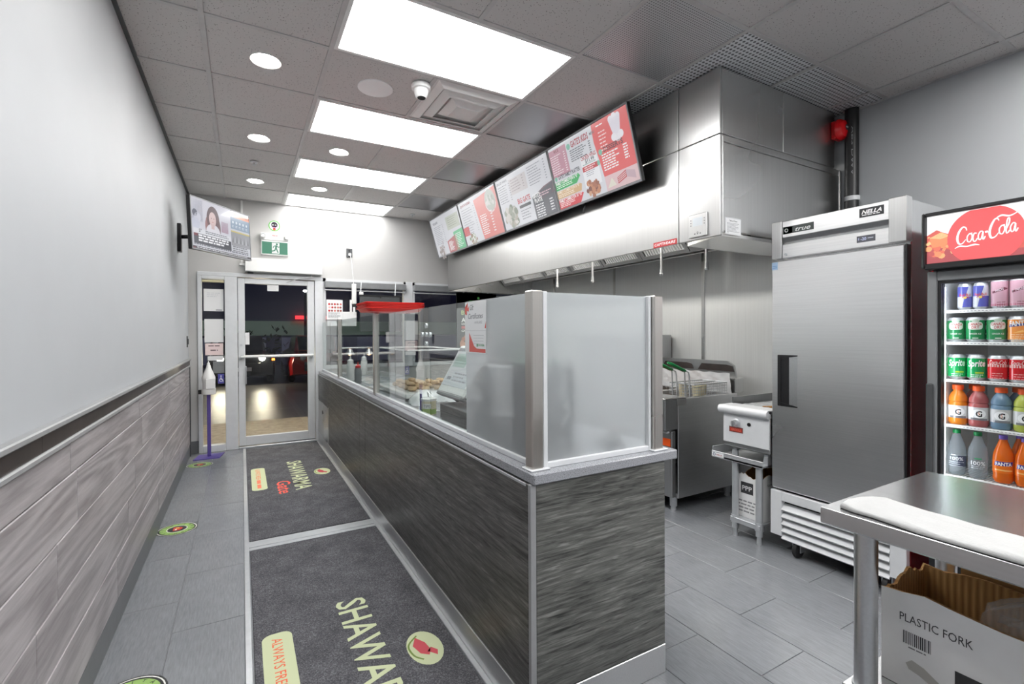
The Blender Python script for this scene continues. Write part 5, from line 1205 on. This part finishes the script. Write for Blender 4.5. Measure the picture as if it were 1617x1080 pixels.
# drinks
def canproto(name,label,r,h,base,fn,group,loc):
    t=thing(name,label,'drink can',(0,0,0),group)
    part('can_body', MB().lathe([(0,.004),(r*.72,.002),(r*.76,.0),(r*.80,.003),(r,.012),(r,h-.014),(r*.82,h-.002),(r*.80,h),(r*.76,h),(r*.74,h-.004),(0,h-.004)],(0,0,0),28),'alu',t)
    q=Pr(.00015); c=2*math.pi*r; q.rect(-c/2,.012,c,h-.026,base,36).up(); fn(q,c,h,r)
    q.build('can_print','print_gloss',t,Matrix.Identity(4),r+.0003); t.location=loc; t.rotation_euler.z=-math.pi/2+math.radians(16); return t
def bull(q,c,h,r):
    B=(86,90,176)
    def trap(a0,a1,b0,b1,z0,z1,n=8):
        for k in range(n): q.poly([(a0+(a1-a0)*k/n,z0),(a0+(a1-a0)*(k+1)/n,z0),(b0+(b1-b0)*(k+1)/n,z1),(b0+(b1-b0)*k/n,z1)],B)
    for o in (0,-c/2):
        trap(o-c/4+.0,o+.001,o-c/4,o+.012,h*.5,h-.014); trap(o-.010,o+c/4,o-.001,o+c/4,.012,h*.5)
    q.up().text('Red Bull',0,h*.52,.012,(206,60,60),.040,'c',.02).up().circ(.0,h*.46,.006,(232,196,90),None,10).poly([(-.016,h*.44),(-.004,h*.47),(-.008,h*.50)],(206,60,60)).poly([(.016,h*.44),(.004,h*.47),(.008,h*.50)],(206,60,60))
def pink(q,c,h,r):
    q.rect(-c/2,.012,c,.010,(196,120,138),24).up().poly([(-.026,h*.50),(.020,h*.62),(.028,h*.66),(.010,h*.70),(-.010,h*.60),(-.028,h*.57)],(120,60,76)).up().text('NOS',-.014,h*.545,.010,(240,220,226),.03,'l',.02,.3,.35).lines(-.01,h*.2,.03,3,.01,.003,(150,90,104))
def ginger(q,c,h,r):
    q.rrect(-.026,h*.50,.052,.034,.012,(236,238,230)).circ(0,h*.86,.014,(200,216,200),.008,12).up().text('CANADA',0,h*.66,.013,(196,50,60),.046,'c',.02).text('DRY',0,h*.535,.012,(196,50,60),.026,'c',.02).text('GINGER ALE',0,h*.30,.007,(230,236,228),.040,'c',.01).rect(-.010,h*.14,.02,.004,(220,230,220))
def orangecan(q,c,h,r):
    q.poly([(-.034,h*.58),(.034,h*.66),(.034,h*.76),(-.034,h*.68)],(60,72,140)).up().text('FANTA',0,h*.64,.022,WHT,.060,'c',.03,0,.08).poly([(-.02,h*.35),(.02,h*.40),(.012,h*.48)],(255,196,110)).lines(-.024,h*.28,.048,4,.009,.003,(255,220,180))
def lime(q,c,h,r):
    q.text('Sprite',0,h*.55,.030,WHT,.064,'c',.025,.25,.05).up().rect(-.005,h*.27,.03,.007,(170,206,60)).lines(-.02,h*.20,.044,2,.008,.003,(210,240,220))
def cola(q,c,h,r):
    q.rect(-c/2,h*.56,c,h*.10,(232,190,186),24).up().text('Coca-Cola',0,h*.66,.020,(236,214,210),.060,'c',.01,.3).lines(-.02,h*.30,.04,3,.010,.003,(240,170,170))
X0=2.912
# top row
c=canproto('drink_can','slim blue and silver energy drink can, leftmost on the top cooler shelf',.0262,.120,(206,208,214),bull,'cans on the top cooler shelf',(X0,.884,SHZ[0]))
dup(c,(X0,.830,SHZ[0]),'slim blue and silver energy drink can, second on the top cooler shelf',-1.35)
c=canproto('drink_can','tall pink drink can, third on the top cooler shelf',.0285,.134,(216,168,180),pink,'cans on the top cooler shelf',(X0,.768,SHZ[0]))
dup(c,(X0,.708,SHZ[0]),'tall pink drink can, fourth on the top cooler shelf',-1.2); dup(c,(X0,.645,SHZ[0]),'tall pink drink can cut off at the right on the top cooler shelf')
# second row
G2='cans on the second cooler shelf'
c=canproto('drink_can','green ginger ale can, leftmost on the second cooler shelf',.0325,.112,(24,128,72),ginger,G2,(X0,.916,SHZ[1]))
dup(c,(X0,.848,SHZ[1]),'green ginger ale can, second on the second cooler shelf',-1.3); dup(c,(X0,.778,SHZ[1]),'green ginger ale can, third on the second cooler shelf beside the orange one',-1.15)
for y,w_ in ((.916,'leftmost'),(.848,'second'),(.778,'third')): dup(c,(X0+.075,y,SHZ[1]),'green ginger ale can hidden behind the %s can of the second shelf'%w_)
c=canproto('drink_can','orange soda can on the second cooler shelf right of the green cans',.0325,.112,(240,150,70),orangecan,G2,(X0,.710,SHZ[1]))
dup(c,(X0+.075,.710,SHZ[1]),'orange soda can standing behind the front orange can'); dup(c,(X0,.640,SHZ[1]),'orange soda can cut off at the right on the second shelf')
# third row
G3='cans on the third cooler shelf'
c=canproto('drink_can','bright green lemon lime can, leftmost on the third cooler shelf',.0325,.113,(10,158,84),lime,G3,(X0,.912,SHZ[2]))
dup(c,(X0,.843,SHZ[2]),'bright green lemon lime can, second on the third cooler shelf',-1.3); dup(c,(X0+.075,.878,SHZ[2]),'bright green lemon lime can behind the front row on the third shelf')
c=canproto('drink_can','red cola can, left one of the pair on the third cooler shelf',.0325,.113,(206,26,36),cola,G3,(X0,.774,SHZ[2]))
dup(c,(X0,.705,SHZ[2]),'red cola can, right one of the pair on the third cooler shelf',-1.3); dup(c,(X0+.075,.74,SHZ[2]),'red cola can behind the front pair on the third shelf'); dup(c,(X0,.636,SHZ[2]),'red cola can cut off at the right on the third shelf')
def sport(loc,mat,label):
    t=thing('sports_drink_bottle',label,'drink bottle',(0,0,0),'sports drinks on the fourth cooler shelf'); r=.0345
    part('bottle_body', MB().lathe([(0,.002),(r*.85,.0),(r,.008),(r,.040),(r*.94,.046),(r*.94,.072),(r,.078),(r*.97,.100),(r*.88,.104),(r*.97,.109),(r*.94,.125),(r*.72,.143),(.0165,.155),(.0165,.160),(0,.160)],(0,0,0),28),mat,t)
    part('bottle_cap', MB().lathe([(0,.182),(.019,.182),(.0205,.178),(.0205,.160),(0,.160)],(0,0,0),24),'orange',t)
    q=Pr(.0002); c=2*math.pi*r; q.rect(-c/2,.030,c,.058,(206,206,206),32).up().rect(-.03,.03,.06,.010,(120,120,124),8).circ(0,.060,.024,(244,244,244),.020).up().text('G',0,.047,.026,(60,60,62),.022,'c',.03).poly([(-.003,.050),(.004,.060),(-.001,.060),(.003,.070),(-.004,.060),(.001,.060)],(236,110,40))
    q.build('bottle_label','print_gloss',t,Matrix.Identity(4),r+.0006); t.location=loc; t.rotation_euler.z=-math.pi/2+.3; return t
sport((X0,.908,SHZ[3]),'drink_orange','orange sports drink bottle, leftmost on the fourth cooler shelf'); sport((X0,.836,SHZ[3]),'drink_pink','pink sports drink bottle on the fourth cooler shelf')
sport((X0,.762,SHZ[3]),'drink_blue','blue sports drink bottle, front row of the fourth cooler shelf'); sport((X0,.690,SHZ[3]),'drink_lime','lime yellow sports drink bottle on the fourth cooler shelf')
sport((X0+.078,.872,SHZ[3]),'drink_pink','pink sports drink bottle half hidden behind the front row'); sport((X0+.078,.727,SHZ[3]),'drink_blue','blue sports drink bottle half hidden behind the front row')
def soda(loc,mat,cap,label,fn,r=.0335,h=.208):
    t=thing('soda_bottle',label,'drink bottle',(0,0,0),'bottles on the lowest cooler shelf')
    part('bottle_body', MB().lathe([(0,.006),(r*.5,.0),(r*.8,.002),(r,.018),(r*.96,.034),(r,.050),(r,.098),(r*1.02,.108),(r*.93,.130),(r*.62,.162),(.0135,.186),(.0130,.192),(0,.192)],(0,0,0),28),mat,t)
    part('bottle_cap', MB().lathe([(0,h),(.0135,h),(.0145,h-.003),(.0145,.191),(0,.191)],(0,0,0),20),cap,t)
    q=Pr(.0002); fn(q,2*math.pi*r,r); q.build('bottle_label','print_gloss',t,Matrix.Identity(4),r+.0006); t.location=loc; t.rotation_euler.z=-math.pi/2+.3; return t
def water(q,c,r): q.rect(.004,.040,.045,.050,(70,76,96),8).up().text('100%',0,.068,.016,(236,238,240),.048,'c',.01).lines(-.03,.058,.06,3,.009,.003,(200,206,214)).lines(-.02,.090,.02,1,.01,.004,(220,226,230))
def water2(q,c,r): q.text('100%',0,.062,.018,(232,236,238),.050,'c',.01).lines(-.024,.054,.05,2,.008,.003,(200,208,214)).rect(-.012,.088,.024,.006,(70,160,110),4)
def fan(q,c,r): q.rect(-c/2,.046,c,.054,(240,120,30),32).up().poly([(-.034,.076),(.03,.080),(.034,.098),(-.030,.096)],(66,60,150)).up().text('FANTA',0,.079,.015,WHT,.054,'c',.03,0,.04).rect(-.03,.056,.06,.006,(250,190,110),6)
soda((X0,.912,SHZ[4]),'drink_clear','green_plastic','clear water bottle with dark label patch, leftmost on the lowest shelf',water); soda((X0,.838,SHZ[4]),'drink_clear','green_plastic','clear water bottle with white lettering, second on the lowest shelf',water2)
plain('purple_plastic',(120,96,190),.35)
soda((X0,.755,SHZ[4]),'drink_fanta','purple_plastic','orange soda bottle with purple cap, left one on the lowest shelf',fan); soda((X0,.685,SHZ[4]),'drink_fanta','purple_plastic','orange soda bottle with purple cap, right one on the lowest shelf',fan); soda((X0+.078,.72,SHZ[4]),'drink_fanta','purple_plastic','orange soda bottle half hidden behind the front pair',fan)

# ------------------------------------------------------------------ work table, cloth, cartons
t=thing('work_table','stainless steel work table with under shelf in the right foreground','table',(1.52,.1,0))
TX0,TX1,TY0,TY1=1.231,1.82,-.62,.641
part('table_top', MB().box(TX0,TX1,TY0,TY1,.892,.90,.001),'steel_table',t)
part('table_apron', MB().prism([(TX0,.864),(TX0+.004,.860),(TX0+.012,.860),(TX0+.012,.893),(TX0,.893)],'y',TY0,TY1).box(TX1-.012,TX1,TY0,TY1,.862,.893).box(TX0+.012,TX1-.012,TY1-.012,TY1,.862,.893).box(TX0+.012,TX1-.012,TY0,TY0+.012,.862,.893),'steel_table',t)
for x in (1.297,1.755):
    for y in (.572,-.55):
        lg=part('leg', MB().cyl((x,y,.862),(x,y,.06),.024,.024,24).cyl((x,y,.06),(x,y,.0),.016,.02,16),'steel_x',t)
        part('leg_collar', MB().cyl((x,y,.482),(x,y,.425),.0275,.0275,24),'alu',lg)
part('under_shelf', MB().box(1.26,1.79,-.585,.607,.468,.478,.002).box(1.26,1.266,-.585,.607,.440,.468).box(1.266,1.79,.600,.607,.440,.468),'steel_table',t)
# folded white cloth
out=[(1.262,.612),(1.30,.618),(1.345,.612),(1.385,.597),(1.412,.575),(1.402,.53),(1.386,.49),(1.382,.44),(1.384,.385),(1.378,.33),(1.372,.27),(1.365,.22),(1.35,.19),(1.25,.205),(1.222,.25),(1.222,.30),(1.224,.35),(1.230,.40),(1.236,.45),(1.247,.50),(1.254,.54),(1.252,.58)]
out=[(max(x,TX0+.006),y) for x,y in out]
m=MB(); bmv=[]
cx=sum(p[0] for p in out)/len(out); cy=sum(p[1] for p in out)/len(out)
R=random.Random(2)
lv=[(1.0,.0008),(1.004,.004),(.985,.008),(.93,.0105),(.75,.0115),(.5,.012),(.25,.012)]
def axisp(p,s):
    # shrink towards the middle line of the strip
    yy=min(max(p[1],.245),.56); t0=(yy-.245)/.315; mx_=1.30+.02*t0; return (mx_+(p[0]-mx_)*s, yy+(p[1]-yy)*s)
rings=[]
for s,z in lv: rings.append([m.bm.verts.new((*axisp(p,s),.9005+z+(.0025*math.sin(40*p[1]+9*s) if s<.95 else 0))) for p in out])
n=len(out)
for A,B in zip(rings,rings[1:]):
    for k in range(n): m.bm.faces.new((A[k],A[(k+1)%n],B[(k+1)%n],B[k]))
m.bm.faces.new(rings[-1]); m.bm.faces.new(rings[0][::-1]); bmesh.ops.recalc_face_normals(m.bm,faces=m.bm.faces[:])
solo('white_cloth',m,'cloth_white','folded white cloth lying along the edge of the work table','cloth',None,60)
# fork carton
BX0,BX1,BY0,BY1,BZ0,BZ1=1.368,1.60,-.03,.570,.479,.702
t=thing('carton','large white plastic fork carton with torn open top under the table','box',(1.48,.27,.479))
a,b=ragged_box(BX0,BX1,BY0,BY1,BZ0,BZ1,.006,9,.012)
part('carton_walls',a,'card_white',t); part('carton_inside',b,'card_corr' if 'card_corr' in MATS else 'card',t)
q=Pr(.0004); q.text('PLASTIC FORK',.038,.160,.020,(66,66,68),.132,'l',0)
R=random.Random(6); u=.045
while u<.098:
    k=.0008+.0022*R.random(); q.rect(u,.108,k,.030,(70,70,72)); u+=k+.0008+.0016*R.random()
q.lines(.055,.100,.034,1,.01,.003,(120,120,122),.1)
q.poly([(.05,.062),(.062,.074),(.085,.068),(.135,.036),(.165,.02),(.16,.012),(.125,.024),(.075,.046),(.056,.05)],(190,188,182)).up()
ppp(q,.140,.022,.088)
q.build('carton_print','print',t,MX(BX0-.0006,BY1,BZ0))
def bag2(u,v):
    a,b=u*2-1,v*2-1; rr=max(0,1-.8*a*a-.8*b*b)
    return (1.485+.10*a, .17+.24*b, .645+.14*rr**.6+.03*math.sin(9*u+2)*math.sin(8*v+5*u)*rr+.008*math.sin(31*u+17*v))
solo('packing_bag', MB().sheet(bag2,26,26),'bag_film','crumpled clear plastic bag in the large white fork carton','bag',None,25)
t=thing('carton','plain brown cardboard carton behind the white fork carton under the table','box',(1.70,.2,.479))
m=MB(); m.box(1.625,1.63,-.10,.50,.479,.72).box(1.625,1.78,.495,.50,.479,.68).box(1.775,1.78,-.10,.50,.479,.70).box(1.63,1.775,-.10,-.095,.479,.68).box(1.63,1.775,-.095,.495,.479,.484)
part('carton_walls',m,'card',t)
part('carton_flap', MB().prism([(1.70,.70),(1.706,.70),(1.775,.775),(1.770,.78)],'y',.02,.33),'card',t)
# ------------------------------------------------------------------ fire bell and pipe
t=thing('fire_bell','round red fire alarm bell high in the corner by the pipe','fire bell',(3.70,1.745,2.75))
part('back_box', MB().box(3.62,3.72,1.79,1.819,2.68,2.80,.004),'red_paint',t)
part('gong', MB().lathe([(0,-.048),(.022,-.047),(.055,-.036),(.072,-.012),(.074,.0),(.068,.0),(0,-.01)],(3.675,1.788,2.745),32,'y'),'red_paint',t)
q=Pr(); q.circ(0,0,.022,(40,30,32)).up().text('FIRE',0,-.004,.010,(230,230,230),.03,'c',.02); q.build('bell_badge','print',t,MY(3.672,1.738,2.748))
t=thing('drain_pipe','black vertical pipe running down the corner beside the hood','pipe',(3.74,1.70,1.0))
part('pipe', MB().cyl((3.725,1.735,0),(3.725,1.735,ZC),.042,None,20),'black',t)
part('pipe_clamp', MB().lathe([(.042,0),(.048,0),(.048,.03),(.042,.03)],(3.725,1.735,2.24),20),'white_metal',t)
q=Pr(); q.text('ABS DWV',0,-.010,.02,(120,122,124),.34,'l'); q.build('pipe_print','print',t,FR((3.690,1.712,2.75),(0,0,-1),(.75,-.66,0)))
struct('trim_7', MB().box(3.76,XR,1.752,1.785,0,2.72,.002),'alu')

# ------------------------------------------------------------------ outside at night
struct('ground', MB().box(-25,25,YF+.12,60,-.28,-.20),'asphalt')
sw=struct('sidewalk', MB().box(-12,12,YF+.12,8.35,-.20,-.03,.01),'concrete')
struct('curb', MB().box(-12,12,8.37,8.55,-.20,-.04,.02),'concrete')
t=thing('added_soffit_lamp','added unseen round lamp under the outside soffit above the shop door','lamp',(.4,7.5,2.86))  # added out of sight to brighten the sidewalk by the door
part('housing', MB().lathe([(.12,.0),(.15,.02),(.15,.08),(0,.08)],(.4,7.5,2.86),24),'white_metal',t)
part('lens', MB().lathe([(0,.004),(.12,.004),(.12,.012),(0,.012)],(.4,7.5,2.86),24),'added_soffit_glow',t)
struct('soffit', MB().box(-12,12,YF+.12,8.35,2.94,3.1),'night_wall')
t=thing('shop_building','dark shop building with a green lit band across the parking lot','building',(2,26,-.2))
part('facade', MB().box(-16,18,26,34,-.2,6.0),'night_wall',t)
part('sign_band', MB().box(-6,14,25.9,25.99,1.25,1.95),'sign_green' if 'sign_green' in MATS else 'green_plastic',t)
emis('band_glow',(110,140,80),.13); emis('red_neon',(255,40,40),1.5); emis('shop_lit',(150,150,190),.03)
t.children[1].data.materials[0]=MATS['band_glow']
part('red_sign', MB().box(2.3,4.4,25.8,25.88,2.05,2.22),'red_neon',t)
for i in range(5): part('shop_window', MB().box(-5.5+3.6*i,-2.6+3.6*i,25.92,25.98,-.1,1.15),'shop_lit',t)
t=thing('street_light','distant street light shining above the parking lot','street light',(2.3,22,-.2))
part('mast', MB().cyl((2.35,22,-.2),(2.35,22,3.1),.06,.05,10),'dark_grey',t); part('lamp', MB().lathe([(0,0),(.06,.02),(.08,.06),(0,.10)],(2.35,22,3.1),12),'street_lamp',t)
def car(x,y,body,label,lamps,z=-.2,rz=0):
    t=thing('parked_car',label,'car',(0,0,0))
    prof=[(-.88,.28),(-.90,.60),(-.84,.86),(-.70,.95),(-.60,1.40),(-.45,1.47),(.45,1.47),(.60,1.40),(.70,.95),(.84,.86),(.90,.60),(.88,.28)]
    m=MB()
    sec=[(0.0,.93,.30,.80),(.12,1,.25,.92),(1.0,1,.25,.98),(1.5,1,.25,1.46),(3.2,1,.25,1.48),(4.0,1,.25,1.0),(4.3,.94,.3,.9)]
    rings=[]
    for yy,w,zb,zt in sec:
        pr=[]
        for px,pz in prof: pr.append((px*w, zb if pz<.3 else min(pz,zt)))
        rings.append([m.bm.verts.new((a,yy,b)) for a,b in pr])
    n=len(prof)
    for A,B in zip(rings,rings[1:]):
        for k in range(n): m.bm.faces.new((A[k],A[(k+1)%n],B[(k+1)%n],B[k]))
    m.bm.faces.new(rings[0]); m.bm.faces.new(rings[-1][::-1]); bmesh.ops.recalc_face_normals(m.bm,faces=m.bm.faces[:])
    part('car_body',m,body,t)
    part('windscreen', MB().prism([(1.02,.985),(1.46,1.42),(1.44,1.44),(1.0,1.0)],'x',-.56,.56),'black_gloss',t)
    part('grille', MB().box(-.5,.5,-.015,.02,.38,.66,.01),'black',t)
    part('number_plate', MB().box(-.26,.26,-.025,-.016,.42,.53),'paper',t)
    for sx in (-1,1):
        part('headlight', MB().lathe([(0,-.03),(.06,-.025),(.085,0),(.08,.02)],(sx*.54,-.01,.80),16,'y'),lamps,t)
        for yy in (.8,3.5): part('wheel', MB().lathe([(0,-.1),(.26,-.1),(.31,-.06),(.31,.06),(.26,.1),(0,.1)],(sx*.80,yy,.31),20,'x'),'tyre',t)
    part('indicator', MB().box(.80,.88,-.0,.05,.72,.78),'signal_amber' if lamps=='headlamp' else 'mid_grey',t)
    t.location=(x,y,z); t.rotation_euler.z=rz; return t
car(-.02,16.2,'car_dark','dark car facing the door with bright headlights on','headlamp')
car(2.15,15.8,'car_red','red car parked facing the shop right of the lit car','alu')
t=thing('shrub','dark bush growing in front of the shop across the lot','shrub',(1.0,23,-.2))
m=MB(); R=random.Random(31)
for k in range(160):
    a=R.random()*6.28; rr=1.0*R.random()**.5; zz=.2+1.3*R.random(); p=Vector((.2+rr*math.cos(a)*1.5,23+rr*math.sin(a)*.6,zz)); d_=Vector((R.random()-.5,R.random()-.5,R.random()*.6)).normalized()*.28; n_=Vector((-d_.y,d_.x,.05))*.5
    m.quad(p-n_*.3,p+d_*.5-n_,p+d_,p+d_*.5+n_)
part('leaves',m,'dark_leaf',t,kind='stuff'); part('stem', MB().cyl((.2,23,-.2),(.2,23,.8),.05,.03,8),'dark_board',t)
